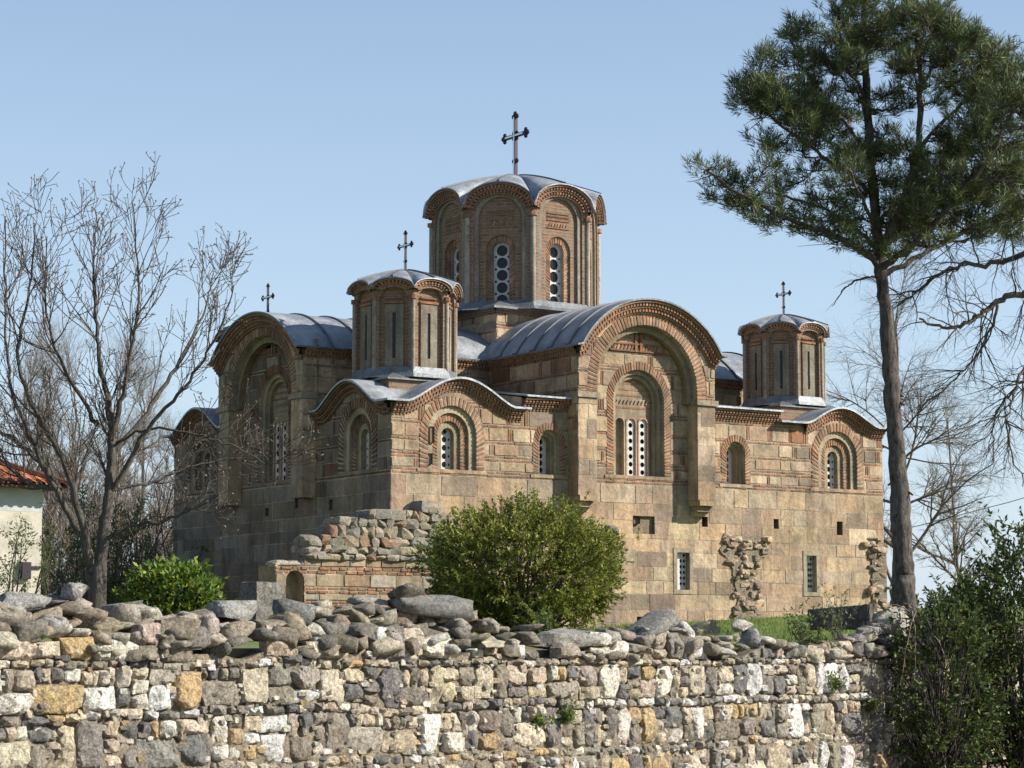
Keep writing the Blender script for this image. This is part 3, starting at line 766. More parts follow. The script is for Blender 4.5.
def make_cross(parent, c, s):
    """budded wrought-iron cross facing west, silver strip along its arms"""
    mb = MB(); F = frame(c, (0, 1, 0), (-1, 0, 0))
    w_ = 0.055 * s
    box(mb, F, -w_, w_, -0.3 * s, 1.95 * s, -w_, w_, 'iron'); box(mb, F, -0.6 * s, 0.6 * s, 1.32 * s - w_, 1.32 * s + w_, -w_ * 0.9, w_ * 0.9, 'iron')
    def ball(u, z, r):
        V, Fs = ROCKT[2]; mb.add([F(u + p[0] * r, z + p[2] * r, p[1] * r * 0.7) for p in V], Fs, 'iron', smooth=True)
    for u, z, du, dz in ((0, 1.95, 0, 1), (-0.6, 1.32, -1, 0), (0.6, 1.32, 1, 0)):
        ball((u + du * 0.09) * s, (z + dz * 0.09) * s, 0.085 * s)
        ball((u + dz * 0.1) * s, (z + du * 0.1) * s, 0.08 * s); ball((u - dz * 0.1) * s, (z - du * 0.1) * s, 0.08 * s)
    for sx in (-1, 1):
        for sz in (-1, 1): ball(sx * 0.1 * s, (1.32 + sz * 0.1) * s, 0.06 * s)
    ball(-0.09 * s, 0.5 * s, 0.08 * s); ball(0.09 * s, 0.5 * s, 0.08 * s); ball(0, 0.5 * s, 0.1 * s)
    box(mb, F, -w_ * 0.5, w_ * 0.5, 0.0, 1.92 * s, w_, w_ + 0.012, 'silver'); box(mb, F, -0.5 * s, -w_, 1.32 * s - w_ * 0.5, 1.32 * s + w_ * 0.5, w_, w_ + 0.012, 'silver')
    box(mb, F, w_, 0.5 * s, 1.32 * s - w_ * 0.5, 1.32 * s + w_ * 0.5, w_, w_ + 0.012, 'silver')
    return mb.build('cross', parent, c)

def make_dome(name, cx, cy, Rr, z0, zv, za, zap, big):
    org = (cx, cy, z0); ap = Rr * math.cos(PI / 8); hw = Rr * math.sin(PI / 8)
    mb = MB(); frames = []
    arch_rz = za - zv
    eave = lambda u, r: zv + arch_rz * math.sqrt(max(0, 1 - (u / r) ** 2))
    for k in range(8):
        th = PI / 4 * k; n = Vector((math.cos(th), math.sin(th), 0)); u = Vector((-n.y, n.x, 0))
        F = frame(Vector((cx, cy, 0)) + n * ap, u, n); frames.append(F)
        top = apath(0, zv, hw, z0, 16, arch_rz)
        if big:
            r1, r2, r3, r4 = 0.80 * hw, 0.66 * hw, 0.44 * hw, 0.255
            zs1 = za - 0.25 - r1; zs3 = 14.42 - r3
            p1 = apath(0, zs1, r1, z0); p2 = apath(0, zs1, r2, z0)
            band(mb, F, p1, top, -0.5, 0.0, 'brick', planar=True)
            band(mb, F, p2, p1, -0.5, -0.05, 'masonry', jit((0.266, 0.238, 0.189), 0.06))
            p3 = apath(0, zs3, r3, z0); p4 = apath(0, zs3, r4, z0)
            band(mb, F, p3, p2, -0.5, -0.13, 'brick', planar=True)
            wedges(mb, F, p4, p3, -0.55, -0.19, 0.1, 0.06)
            # brick ornament above the window
            for i in range(7):
                a_ = -0.36 + i * 0.105
                mb.add([F(a_, 14.72, -0.1), F(a_ + 0.05, 14.72, -0.1), F(a_ + 0.1, 14.84, -0.1), F(a_ + 0.05, 14.84, -0.1)], [(0, 1, 2, 3)], 'masonry', PALE if i % 2 else brk())
            for zz in (14.66, 14.9, 15.02, 15.12): box(mb, F, -0.42, 0.42, zz, zz + 0.04, -0.3, -0.1, 'masonry', brk())
            layers = [(0.06, 0.21, 'flat'), (0.09, 0.17, 'dent'), (0.05, 0.12, 'flat'), (0.09, 0.09, 'dent'), (0.05, 0.04, 'flat')]
        else:
            r1, r2 = 0.76 * hw, 0.48 * hw; zs1 = za - 0.22 - r1
            p1 = apath(0, zs1, r1, z0)
            band(mb, F, p1, top, -0.4, 0.0, 'brick', planar=True)
            # niche back with pale stone slab and slit
            mb.add([F(x, z, -0.11) for x, z in p1], [list(range(len(p1)))], 'brick', uv=[(x, z) for x, z in p1])
            box(mb, F, -r2, -0.05, z0, zs1 - 0.06, -0.3, -0.06, 'masonry', jit((0.235, 0.205, 0.16), 0.06)); box(mb, F, 0.05, r2, z0, zs1 - 0.06, -0.3, -0.061, 'masonry', jit((0.235, 0.205, 0.16), 0.06))
            box(mb, F, -0.052, 0.052, z0, z0 + 0.5, -0.3, -0.062, 'masonry', jit((0.22, 0.185, 0.14), 0.06)); box(mb, F, -0.052, 0.052, zs1 - 0.3, zs1 - 0.06, -0.3, -0.063, 'masonry', jit((0.22, 0.185, 0.14), 0.06))
            box(mb, F, -r2 - 0.03, r2 + 0.03, zs1 - 0.04, zs1 + 0.02, -0.2, -0.03, 'masonry', brk()); box(mb, F, -r2, r2, zs1 + 0.1, zs1 + 0.14, -0.2, -0.05, 'masonry', brk())
            layers = [(0.05, 0.17, 'flat'), (0.08, 0.13, 'dent'), (0.045, 0.09, 'flat'), (0.07, 0.06, 'flat')]
        top2 = [q for q in apath(0, zv, hw * 1.06, z0, 18, arch_rz * 1.0)][1:-1]
        cornice(mb, F, top2, layers, -0.35)
        # corner colonnette
        v = Vector((math.cos(th + PI / 8), math.sin(th + PI / 8), 0)) * (Rr - 0.01) + Vector((cx, cy, 0)); r_ = 0.085 if big else 0.06
        P = [(v.x + r_ * math.cos(i * PI / 4), v.y + r_ * math.sin(i * PI / 4), z) for z in (z0, zv - 0.28) for i in range(8)]
        mb.add(P, [(i, (i + 1) % 8, 8 + (i + 1) % 8, 8 + i) for i in range(8)], 'masonry', jit((0.322, 0.294, 0.245), 0.05), smooth=True)
        r_ *= 1.7
        P = [(v.x + r_ * math.cos(i * PI / 4), v.y + r_ * math.sin(i * PI / 4), z) for z in (zv - 0.28, zv - 0.16) for i in range(8)]
        mb.add(P, [(i, (i + 1) % 8, 8 + (i + 1) % 8, 8 + i) for i in range(8)] + [tuple(range(8))], 'masonry', brk())
    drum = mb.build(name, church, org)
    # lead apron at the foot
    mb = MB(); P = []
    for z, rr in ((z0 - 0.06, Rr * 1.10), (z0 + 0.05, Rr * 1.06), (z0 + 0.24, Rr * 1.012)):
        P += [(cx + rr * math.cos(PI / 8 + PI / 4 * i), cy + rr * math.sin(PI / 8 + PI / 4 * i), z) for i in range(8)]
    mb.add(P, [(l * 8 + i, l * 8 + (i + 1) % 8, l * 8 + 8 + (i + 1) % 8, l * 8 + 8 + i) for l in range(2) for i in range(8)], 'dullead'); mb.build('lead_apron', drum, org)
    # scalloped lead cap
    mb = MB(); ring = []; ovh = 0.27 if big else 0.21; hw2 = (ap + ovh) * math.tan(PI / 8); ns = 14
    for k in range(8):
        th = PI / 4 * k; n = Vector((math.cos(th), math.sin(th), 0)); u = Vector((-n.y, n.x, 0))
        for i in range(ns):
            t = -hw2 + 2 * hw2 * i / ns; p = Vector((cx, cy, 0)) + n * (ap + ovh) + u * t
            p.z = zv + 0.03 + arch_rz * math.sqrt(max(0, 1 - (t / hw2) ** 2)); ring.append(p)
    nr = 12; V = []; m_ = len(ring); ctr = Vector((cx, cy, zap))
    for j in range(nr + 1):
        t = 1 - j / nr
        for p in ring:
            q = Vector((cx + (p.x - cx) * t, cy + (p.y - cy) * t, zap + (p.z - zap) * t ** 1.45)); V.append(q)
    mb.add(V, [(j * m_ + i, j * m_ + (i + 1) % m_, (j + 1) * m_ + (i + 1) % m_, (j + 1) * m_ + i) for j in range(nr) for i in range(m_)], 'lead', smooth=True)
    V2 = [p for p in ring] + [p - Vector((0, 0, 0.03)) for p in ring] + [Vector((cx + (p.x - cx) * 0.85, cy + (p.y - cy) * 0.85, p.z - 0.03)) for p in ring]
    mb.add(V2, [(l * m_ + i, l * m_ + (i + 1) % m_, (l + 1) * m_ + (i + 1) % m_, (l + 1) * m_ + i) for l in range(2) for i in range(m_)], 'lead')
    for i in range(0, m_, 7):
        P = []
        for j in range(nr):
            q = V[j * m_ + i]; tt = (Vector((-(q.y - cy), q.x - cx, 0))).normalized() * 0.022
            P += [q - tt + Vector((0, 0, 0.0)), q - tt + Vector((0, 0, 0.045)), q + tt + Vector((0, 0, 0.045)), q + tt]
        mb.add(P, [(4 * j + e, 4 * j + e + 1, 4 * j + e + 5, 4 * j + e + 4) for j in range(nr - 1) for e in range(3)], 'seam')
    mb.build('dome_roof', drum, org)
    for k, F in enumerate(frames):
        if big:
            o = apath(0, 14.42 - 0.44 * hw, 0.26, z0)
            grille_window(F, o, col_circles(0, z0 + 0.12, 14.15, 0.175, 5) + [(sx * 0.2, z0 + 0.12 + 0.386 * (i + 1), 0.04) for i in range(4) for sx in (-1, 1)], -0.36, drum, org, 'dome_window')
        else:
            g = MB(); g.add([F(x, z, -0.09) for x, z in ((-0.085, z0 + 0.5), (0.085, z0 + 0.5), (0.085, zs1 - 0.3), (-0.085, zs1 - 0.3))], [(0, 1, 2, 3)], 'glass'); g.build('slit_window', drum, org)
    if not big:
        mb = MB(); F = frame((cx, cy, 0), (1, 0, 0), (0, -1, 0)); h = 1.33
        box(mb, F, -h, h, 8.2, z0 - 0.14, -h, h, 'brick')
        P = [(cx + sx * q, cy + sy * q, z) for q, z in ((h + 0.1, z0 - 0.16), (h + 0.1, z0 - 0.115), (1.05, z0 + 0.06)) for sx, sy in ((-1, -1), (1, -1), (1, 1), (-1, 1))]
        mb.add(P, [(0, 1, 2, 3)] + [(l * 4 + i, l * 4 + (i + 1) % 4, l * 4 + 4 + (i + 1) % 4, l * 4 + 4 + i) for l in range(2) for i in range(4)], 'dullead')
        mb.build('square_plinth', drum, org)
    make_cross(drum, (cx, cy, zap), 1.0 if big else 0.56)
    return drum
make_dome('central_dome', CX, CY, 2.71, 12.1, 15.25, 16.0, 16.72, True)
sd_ = make_dome('corner_dome', 1.95, 2.5, 1.48, 9.35, 11.8, 12.1, 12.54, False)
for (x, y, z, sc) in ((15.9, 2.15, 9.35, 0.9), (2.1, 11.15, 8.92, 1.0), (15.9, 11.2, 9.3, 0.9)):
    c = copy_tree(sd_, church); c.location = Vector((x, y, z)) - ORG['church']; c.scale = (sc, sc, 0.925 if sc < 1 else 1)
# ------------------------------------------------------------------ ruined wall beside the church
ruin = empty('ruined_wall', (-1.8, -1.5, 2.3), 'stepped ruin of pale stone and brick with arched niche beside the church corner', 'ruined wall')
RF = frame((0, -1.5, 0), (1, 0, 0), (0, -1, 0)); mb = MB()
niche = apath(-3.78, 3.42, 0.27, 2.75)
steps = [(-4.35, 3.82), (-3.5, 3.86), (-3.5, 4.05), (0.7, 4.1)]
rects = []; z = 2.0
for h, kind in ((0.3, 's'), (0.09, 'b'), (0.36, 's'), (0.09, 'b'), (0.09, 'b'), (0.17, 's'), (0.09, 'b'), (0.09, 'b'), (0.33, 's'), (0.1, 'b'), (0.1, 'b'), (0.3, 's')):
    u = -4.35 + R.uniform(-0.3, 0)
    while u < 0.7:
        ww = R.uniform(0.24, 0.36) if kind == 'b' else R.uniform(0.45, 1.1); aa, bb = max(u, -4.35), min(u + ww, 0.7); g = 0.018
        if bb - aa > 0.06: rects.append((aa + g, bb - g, z + g, z + h - g, brk() if kind == 'b' else jit(R.choice([(0.32, 0.265, 0.19), (0.3, 0.235, 0.17), (0.27, 0.19, 0.13), (0.36, 0.32, 0.255)]), 0.12), R.uniform(0.01, 0.05)))
        u += ww
    z += h
panel(mb, RF, [(-4.35, 1.9), (0.7, 1.9)] + steps[::-1], rects, [niche])
wedges(mb, RF, niche, apath(-3.78, 3.42, 0.33, 2.75), -0.02, 0.03, 0.12, 0.06)
box(mb, RF, -4.35, -4.06, 1.9, 3.81, -0.9, -0.005, 'masonry', sand()); box(mb, RF, -3.49, 0.7, 1.9, 4.04, -0.9, -0.006, 'masonry', sand()); box(mb, RF, -4.05, -3.5, 3.7, 3.805, -0.9, -0.006, 'masonry', sand())
mb.build('ruin_body', ruin)
mb = MB(); P = [RF(x, z, -0.35) for x, z in niche]; n = len(niche)
mb.add(P, [list(range(n))], 'masonry', (0.33, 0.26, 0.18))
mb.add([RF(x, z, 0.0) for x, z in niche] + P, [(i, i + 1, n + i + 1, n + i) for i in range(n - 1)], 'masonry', (0.38, 0.31, 0.22)); mb.build('niche', ruin)
mb = MB(); k = 900
prof = [(-4.3, 3.82), (-3.5, 3.95), (-3.45, 4.45), (-2.95, 4.5), (-2.9, 4.85), (-2.15, 5.1), (-0.9, 5.35), (0.3, 5.5), (0.72, 5.5)]
def proftop(u):
    for (a, za), (b, zb) in zip(prof, prof[1:]):
        if a <= u <= b: return za + (zb - za) * (u - a) / (b - a)
    return 3.8
z = 4.0; row = 0
for z0_, z1_, u0_ in ((4.0, 4.4, -3.35), (4.4, 4.75, -2.75), (4.75, 5.0, -2.0), (5.0, 5.22, -0.8)): box(mb, RF, u0_, 0.66, z0_, z1_, -0.75, -0.1, 'rock', (0.24, 0.2, 0.145))
while z < 5.5:
    h = R.uniform(0.15, 0.3); u = -3.6 + (R.uniform(0, 0.2))
    while u < 0.72:
        ww = R.uniform(0.18, 0.5)
        if proftop(u + ww / 2) >= z + h * 0.45:
            for dd in (0.0, -0.45):
                k += 1
                rock_into(mb, RF(u + ww / 2, z + h / 2, dd - 0.1), (ww * 1.22, 0.5, h * 1.3), jit(R.choice([(0.33, 0.28, 0.21), (0.29, 0.25, 0.195), (0.25, 0.225, 0.185), (0.34, 0.275, 0.19), (0.26, 0.165, 0.11), (0.22, 0.2, 0.165)]), 0.15), 'rock', k, R.uniform(-0.15, 0.15), 2)
        u += ww * 1.02
    z += h
for u in np.arange(-4.3, -3.4, 0.4):
    k += 1; rock_into(mb, RF(u + 0.15, 3.86, -0.3), (0.45, 0.6, 0.2), (0.4, 0.35, 0.27), 'rock', k, 0, 2)
mb.build('rubble_top', ruin)

# ------------------------------------------------------------------ foreground rubble wall
STONES = [((0.58, 0.50, 0.37), 3.8), ((0.50, 0.415, 0.29), 3.2), ((0.35, 0.31, 0.25), 2.8), ((0.23, 0.21, 0.18), 2.8), ((0.165, 0.158, 0.148), 2.6), ((0.66, 0.61, 0.51), 3.2), ((0.48, 0.345, 0.18), 1.5), ((0.265, 0.225, 0.175), 3.0), ((0.43, 0.34, 0.27), 1.0), ((0.68, 0.65, 0.61), 1.6)]
def stone_col():
    return jit(R.choices([s[0] for s in STONES], [s[1] for s in STONES])[0], 0.13)
def clip(poly, nx, ny, d):
    out = []
    for i in range(len(poly)):
        a, b = poly[i], poly[(i + 1) % len(poly)]; da = a[0] * nx + a[1] * ny - d; db = b[0] * nx + b[1] * ny - d
        if da <= 0: out.append(a)
        if (da < 0 < db) or (db < 0 < da):
            t = da / (da - db); out.append((a[0] + (b[0] - a[0]) * t, a[1] + (b[1] - a[1]) * t))
    return out
S0, S1 = -5.0, 24.0
def wall_top(s): return 1.66 - 0.004 * s + 0.05 * math.sin(s * 1.7) + 0.05 * math.sin(s * 4.1 + 1) + 0.10 * noise.noise(Vector((s * 2.3, 3.0, 1.0)))
def wall_face():
    cells = []; z = 0.1
    def cut(s0, s1, z0, z1):
        w_, h_ = s1 - s0, z1 - z0; j = lambda k: R.uniform(-k, k)
        q = [(s0 + j(.1) * w_, z0 + j(.07) * h_), (s1 + j(.1) * w_, z0 + j(.07) * h_), (s1 + j(.12) * w_, z1 + j(.07) * h_), (s0 + j(.12) * w_, z1 + j(.07) * h_)]
        out = []
        for i in range(4):
            p, pr, nx_ = q[i], q[i - 1], q[(i + 1) % 4]
            if R.random() < 0.62:
                k1, k2 = R.uniform(0.08, 0.36), R.uniform(0.08, 0.36)
                out += [(p[0] + (pr[0] - p[0]) * k1, p[1] + (pr[1] - p[1]) * k1), (p[0] + (nx_[0] - p[0]) * k2, p[1] + (nx_[1] - p[1]) * k2)]
            else: out.append(p)
        cells.append(out)
    lift = 0
    while z < 1.95:
        H = R.uniform(0.29, 0.45); s = S0 - R.random() * 0.3
        wob = lambda u, k: 0.062 * noise.noise(Vector((u * 1.4, k * 5.3, 7.0)))
        while s < S1:
            kind = R.random(); w_ = R.uniform(0.15, 0.36); zb = z + wob(s, lift); zt = z + H + wob(s, lift + 1)
            if kind < 0.36: cut(s, s + w_, zb, zt)
            elif kind < 0.68:
                m_ = zb + (zt - zb) * R.uniform(0.32, 0.68); cut(s, s + w_, zb, m_); cut(s, s + w_, m_, zt)
            elif kind < 0.84:
                w_ = R.uniform(0.3, 0.54); m_ = zb + (zt - zb) * R.uniform(0.5, 0.72); cut(s, s + w_, zb, m_)
                x = s
                while x < s + w_ - 0.03:
                    e = min(x + R.uniform(0.08, 0.18), s + w_); e = s + w_ if s + w_ - e < 0.06 else e; cut(x, e, m_, zt); x = e
            else:
                m1, m2 = zb + (zt - zb) * R.uniform(0.25, 0.4), zb + (zt - zb) * R.uniform(0.6, 0.75); w_ = R.uniform(0.14, 0.24)
                cut(s, s + w_, zb, m1); cut(s, s + w_, m1, m2); cut(s, s + w_, m2, zt)
            s += w_ + 0.006
        z += H
        if R.random() < 0.35:      # levelling course of small flat stones
            h2 = R.uniform(0.06, 0.1); s = S0
            while s < S1:
                w_ = R.uniform(0.08, 0.26); cut(s, s + w_, z + wob(s, lift + 1), z + h2 + wob(s, lift + 1)); s += w_ + 0.004
            z += h2
        lift += 1
    mb = MB()
    for i, poly in enumerate(cells):
        cx_ = sum(p[0] for p in poly) / len(poly); cz_ = sum(p[1] for p in poly) / len(poly)
        if cz_ > wall_top(cx_) + 0.04 or len(poly) < 3: continue
        size = math.sqrt(max(1e-4, abs(sum(a[0] * b[1] - b[0] * a[1] for a, b in zip(poly, poly[1:] + poly[:1])) / 2)))
        if size < 0.035: continue
        gap = R.uniform(0.001, 0.006); sd = R.uniform(0, 99)
        mr = sum(math.hypot(p[0] - cx_, p[1] - cz_) for p in poly) / len(poly)
        poly = ccw(poly)
        edges = []
        for a, b in zip(poly, poly[1:] + poly[:1]):
            L = math.hypot(b[0] - a[0], b[1] - a[1])
            if L > 1e-5: edges.append((a[0], a[1], -(b[1] - a[1]) / L, (b[0] - a[0]) / L))
        dist = lambda x, z: min((x - e[0]) * e[2] + (z - e[1]) * e[3] for e in edges)
        out = []
        for a, b in zip(poly, poly[1:] + poly[:1]):
            L = math.hypot(b[0] - a[0], b[1] - a[1]); m_ = max(1, int(L / 0.035))
            for q in range(m_):
                x, z_ = a[0] + (b[0] - a[0]) * q / m_, a[1] + (b[1] - a[1]) * q / m_
                l = math.hypot(x - cx_, z_ - cz_) or 1; k_ = 1 - (gap + 0.008 * (0.3 + noise.noise(Vector((x * 17, z_ * 17, sd))))) / l
                out.append((cx_ + (x - cx_) * k_, cz_ + (z_ - cz_) * k_))
        if len(out) < 4: continue
        n = len(out); depth = R.uniform(0.035, 0.075) + 0.1 * size * R.uniform(0.1, 1.0); rnd = R.uniform(0.003, 0.010)
        pl = [(R.gauss(0, 0.6), R.gauss(0, 0.6), R.uniform(0.6, 1.0)) for _ in range(2)] + [(R.gauss(0, 1.3), R.gauss(0, 1.3), R.uniform(0.9, 1.4)) for _ in range(2)]
        def hgt(x, z_):
            lx, lz = (x - cx_) / max(size, .05), (z_ - cz_) / max(size, .05)
            lim = max(0.1, min(c0 + a0 * lx + b0 * lz for a0, b0, c0 in pl))
            e = max(0.0, dist(x, z_) - gap - 0.004)
            h = depth * lim * (1 - math.exp(-e / rnd))
            return h + 0.014 * noise.noise(Vector((x * 9, z_ * 9, sd + 3))) + 0.012 * noise.noise(Vector((x * 23, z_ * 23, sd))) - 0.01
        pts = [Vector(p) for p in out]; g = 0.031
        x0, x1, z0, z1 = min(p[0] for p in out), max(p[0] for p in out), min(p[1] for p in out), max(p[1] for p in out)
        for iz in range(int((z1 - z0) / g) + 1):
            for ix in range(int((x1 - x0) / g) + 1):
                x, z_ = x0 + (ix + 0.5 * (iz % 2)) * g + R.uniform(-.009, .009), z0 + iz * g + R.uniform(-.009, .009)
                if dist(x, z_) > gap + 0.020: pts.append(Vector((x, z_)))
        inset = []
        for x, z_ in out:
            l = math.hypot(x - cx_, z_ - cz_) or 1; k_ = max(0.3, 1 - 0.011 / l); inset.append(Vector((cx_ + (x - cx_) * k_, cz_ + (z_ - cz_) * k_)))
        pts += inset
        V, E_, Fo, _, _, of = delaunay_2d_cdt(pts, [], [list(range(n))], 1, 1e-6)
        nb_ = len(V)
        P = [wpt(p[0], -max(-0.04, hgt(p[0], p[1])), p[1]) for p in V] 
        c = stone_col()
        if size < 0.1: c = jit(R.choice([(0.38, 0.32, 0.24), (0.44, 0.39, 0.31), (0.24, 0.21, 0.17), (0.2, 0.19, 0.175)]), 0.12)
        mb.add(P, Fo, 'rock', c)
        P = [wpt(p[0], -max(-0.04, hgt(p[0], p[1])), p[1]) for p in out] + [wpt(p[0], 0.12, p[1]) for p in out]
        mb.add(P, [(q, (q + 1) % n, n + (q + 1) % n, n + q) for q in range(n)], 'rock', c)
    # chinking chips pressed into the joints
    for i in range(2300):
        s_, z_ = R.uniform(S0, S1 - 0.1), R.uniform(0.1, 1.6); q = R.uniform(0.035, 0.085)
        if z_ < wall_top(s_) - 0.05: rock_into(mb, wpt(s_, R.uniform(-0.008, 0.02), z_), (q * R.uniform(0.8, 1.8), 0.07, q * R.uniform(0.6, 1.1)), stone_col(), 'rock', 4000 + i, R.uniform(-0.3, 0.3), 1)
    # earthy mortar bed behind the faces and the core of the wall
    V = []; ns = 480; nz = 24
    for j in range(nz + 1):
        for i in range(ns + 1):
            s = S0 + (S1 - S0) * i / ns; z = 0.0 + (wall_top(s) - 0.02) * j / nz
            V.append(wpt(s, (0.034 if z > 0.85 else 0.006) - 0.035 * noise.noise(Vector((s * 5, z * 5, 1.0))), z))
    n = ns + 1
    mb.add(V, [(j * n + i, j * n + i + 1, (j + 1) * n + i + 1, (j + 1) * n + i) for j in range(nz) for i in range(ns)], 'rock', (0.26, 0.215, 0.155))
    V = [p for i in range(ns + 1) for p in (V[nz * n + i], wpt(S0 + (S1 - S0) * i / ns, 0.7, wall_top(S0 + (S1 - S0) * i / ns) - 0.02))]
    mb.add(V, [(2 * i, 2 * i + 1, 2 * i + 3, 2 * i + 2) for i in range(ns)], 'rock', (0.2, 0.17, 0.12))
    V = [wpt(s, t, z) for s in (S1 - 0.01,) for t, z in ((0.01, 0), (0.7, 0), (0.7, 1.55), (0.01, 1.55))]; mb.add(V, [(0, 1, 2, 3)], 'rock', (0.3, 0.26, 0.2))
    return tag(mb.build('rubble_wall', None, wpt(0, 0.3, 0)), 'rough retaining wall of cream, grey and ochre rubble stones across the foreground', 'wall')
wall_face()

# loose stones along the crest
def rock_obj(name, c, s, col, seed, rot=(0, 0, 0), sub=3, ncut=9, label='', group=None, cat='stone', slab=False):
    V, Fs = ROCKT[sub]; rs = np.random.RandomState(seed); P = V.copy()
    P = np.sign(P) * np.abs(P) ** (0.36 if slab else 0.4)
    for _ in range(ncut):
        n = rs.normal(size=3); n /= np.linalg.norm(n); dd = rs.uniform(0.42, 0.95) if not slab else rs.uniform(0.7, 1.15)
        P = P - np.outer(np.clip(P @ n - dd, 0, None), n)
    off = rs.uniform(0, 50, 3)
    dn = np.array([noise.noise(Vector((p * 2.2 + off).tolist())) * 0.05 + noise.noise(Vector((p * [3, 3, 7] + off).tolist())) * 0.10 + noise.noise(Vector((p * [7, 7, 15] + off).tolist())) * 0.07 for p in P])
    if slab: P[:, 2] += 0.12 * np.array([noise.noise(Vector(((p * [1.5, 1.5, 0.0]) + off).tolist())) for p in P])
    P = P * (1 + dn[:, None]); ext = P.max(0) - P.min(0); P = (P - (P.max(0) + P.min(0)) / 2) / ext * np.array(s)
    m = Matrix.Rotation(math.atan2(WD.y, WD.x) + rot[2], 3, 'Z') @ Matrix.Rotation(rot[1], 3, 'Y') @ Matrix.Rotation(rot[0], 3, 'X')
    P = P @ np.array(m).T
    lo = P[:, 2].min()
    F_ = np.array(Fs); C_ = np.tile(np.array(col), (len(F_), 1))
    o = npmesh(name, P + np.array(c), F_, C_, 'rock', None, (c[0], c[1], c[2] + lo))
    return tag(o, label, cat, group)
GREY = [(0.23, 0.205, 0.165), (0.29, 0.255, 0.2), (0.18, 0.165, 0.14), (0.34, 0.305, 0.25), (0.27, 0.225, 0.165), (0.38, 0.335, 0.265), (0.21, 0.18, 0.14)]
def wall_depth_at(px):
    lo = at(px, 640, 10); hi = at(px, 640, 60)
    a = (lo - WA).dot(WN); b = (hi - WA).dot(WN); return 10 + 50 * (a / (a - b))
special = [  # px, py centre, px width, px height, name, label, colour, tilt, thickness factor, back offset
    (73, 597, 31, 27, 'stone_block', 'upright pale grey block standing on the wall crest beside the bare tree trunk', (0.40, 0.385, 0.36), 0.25, 0),
    (24, 603, 62, 22, 'flat_stone', 'broad flat grey boulder on the wall crest below the red roofed house', (0.33, 0.32, 0.30), 0.0, 0),
    (430, 606, 94, 24, 'stone_slab', 'long dark slate slab, largest on the crest, lying left of the round shrub', (0.2, 0.195, 0.18), 0.03, 1),
    (409, 592, 36, 17, 'slab_stone', 'small dark stone resting on the left end of the long slate slab', (0.15, 0.14, 0.11), 0.0, 0),
    (293, 613, 40, 26, 'wedge_stone', 'dark wedge shaped stone lying on the crest under the arched niche', (0.2, 0.2, 0.19), 0.22, 1),
    (650, 624, 60, 16, 'leaning_slab', 'dark flat slab leaning up at the top of the slab pile right of the shrub', (0.25, 0.235, 0.21), -0.38, 1),
    (640, 640, 46, 16, 'pile_slab', 'brown grey flat slab at the bottom of the slab pile right of the shrub', (0.29, 0.26, 0.21), 0.05, 1),
    (684, 631, 20, 14, 'white_stone', 'bright white broken stone beside the leaning slab', (0.62, 0.6, 0.58), 0.6, 0),
    (560, 640, 84, 24, 'long_boulder', 'long lumpy grey boulder on the crest directly under the round shrub', (0.33, 0.31, 0.27), 0.0, 0),
    (752, 642, 32, 26, 'rounded_boulder', 'rounded grey boulder on the crest in front of the grass', (0.3, 0.29, 0.28), 0.1, 0),
    (232, 612, 46, 24, 'lumpy_boulder', 'lumpy pitted grey boulder on the crest beside the leafy bush', (0.35, 0.34, 0.31), 0.0, 0),
    (893, 622, 40, 36, 'pale_boulder', 'large pale boulder at the right end of the crest behind the dark stone chest', (0.5, 0.47, 0.4), 0.1, 0),
    (742, 626, 14, 16, 'pointed_stone', 'small pointed white stone standing on the crest near the grass', (0.56, 0.52, 0.44), -0.9, 0)]
used = []
for i, (px, py, pw, ph, nm, lab, c, tilt, slab) in enumerate(special):
    dep = wall_depth_at(px) + 0.3
    p = at(px, py, dep); sc = dep / FPX
    rock_obj(nm, p, (pw * sc * 1.05, max(0.2, min(pw, 45) * sc * 0.9), ph * sc), c, 300 + i, (0.08 if slab else 0.0, tilt, R.uniform(-0.2, 0.2)), 3, 12, lab, None, 'stone', bool(slab))
    used.append((px, py, pw, ph))
crest_px = [(-40, 590), (0, 592), (55, 590), (85, 603), (110, 602), (200, 606), (240, 603), (300, 603), (350, 600), (385, 594), (460, 604), (490, 622), (590, 628), (650, 618), (690, 616), (720, 632), (790, 634), (830, 638), (870, 625), (905, 610), (1000, 625), (1150, 625)]
def crest(px):
    for (a, ya), (b, yb) in zip(crest_px, crest_px[1:]):
        if a <= px <= b: return ya + (yb - ya) * (px - a) / (b - a)
    return 620
GL = 'irregular grey rubble stone lying loose in the crest of the retaining wall'
kk = 0
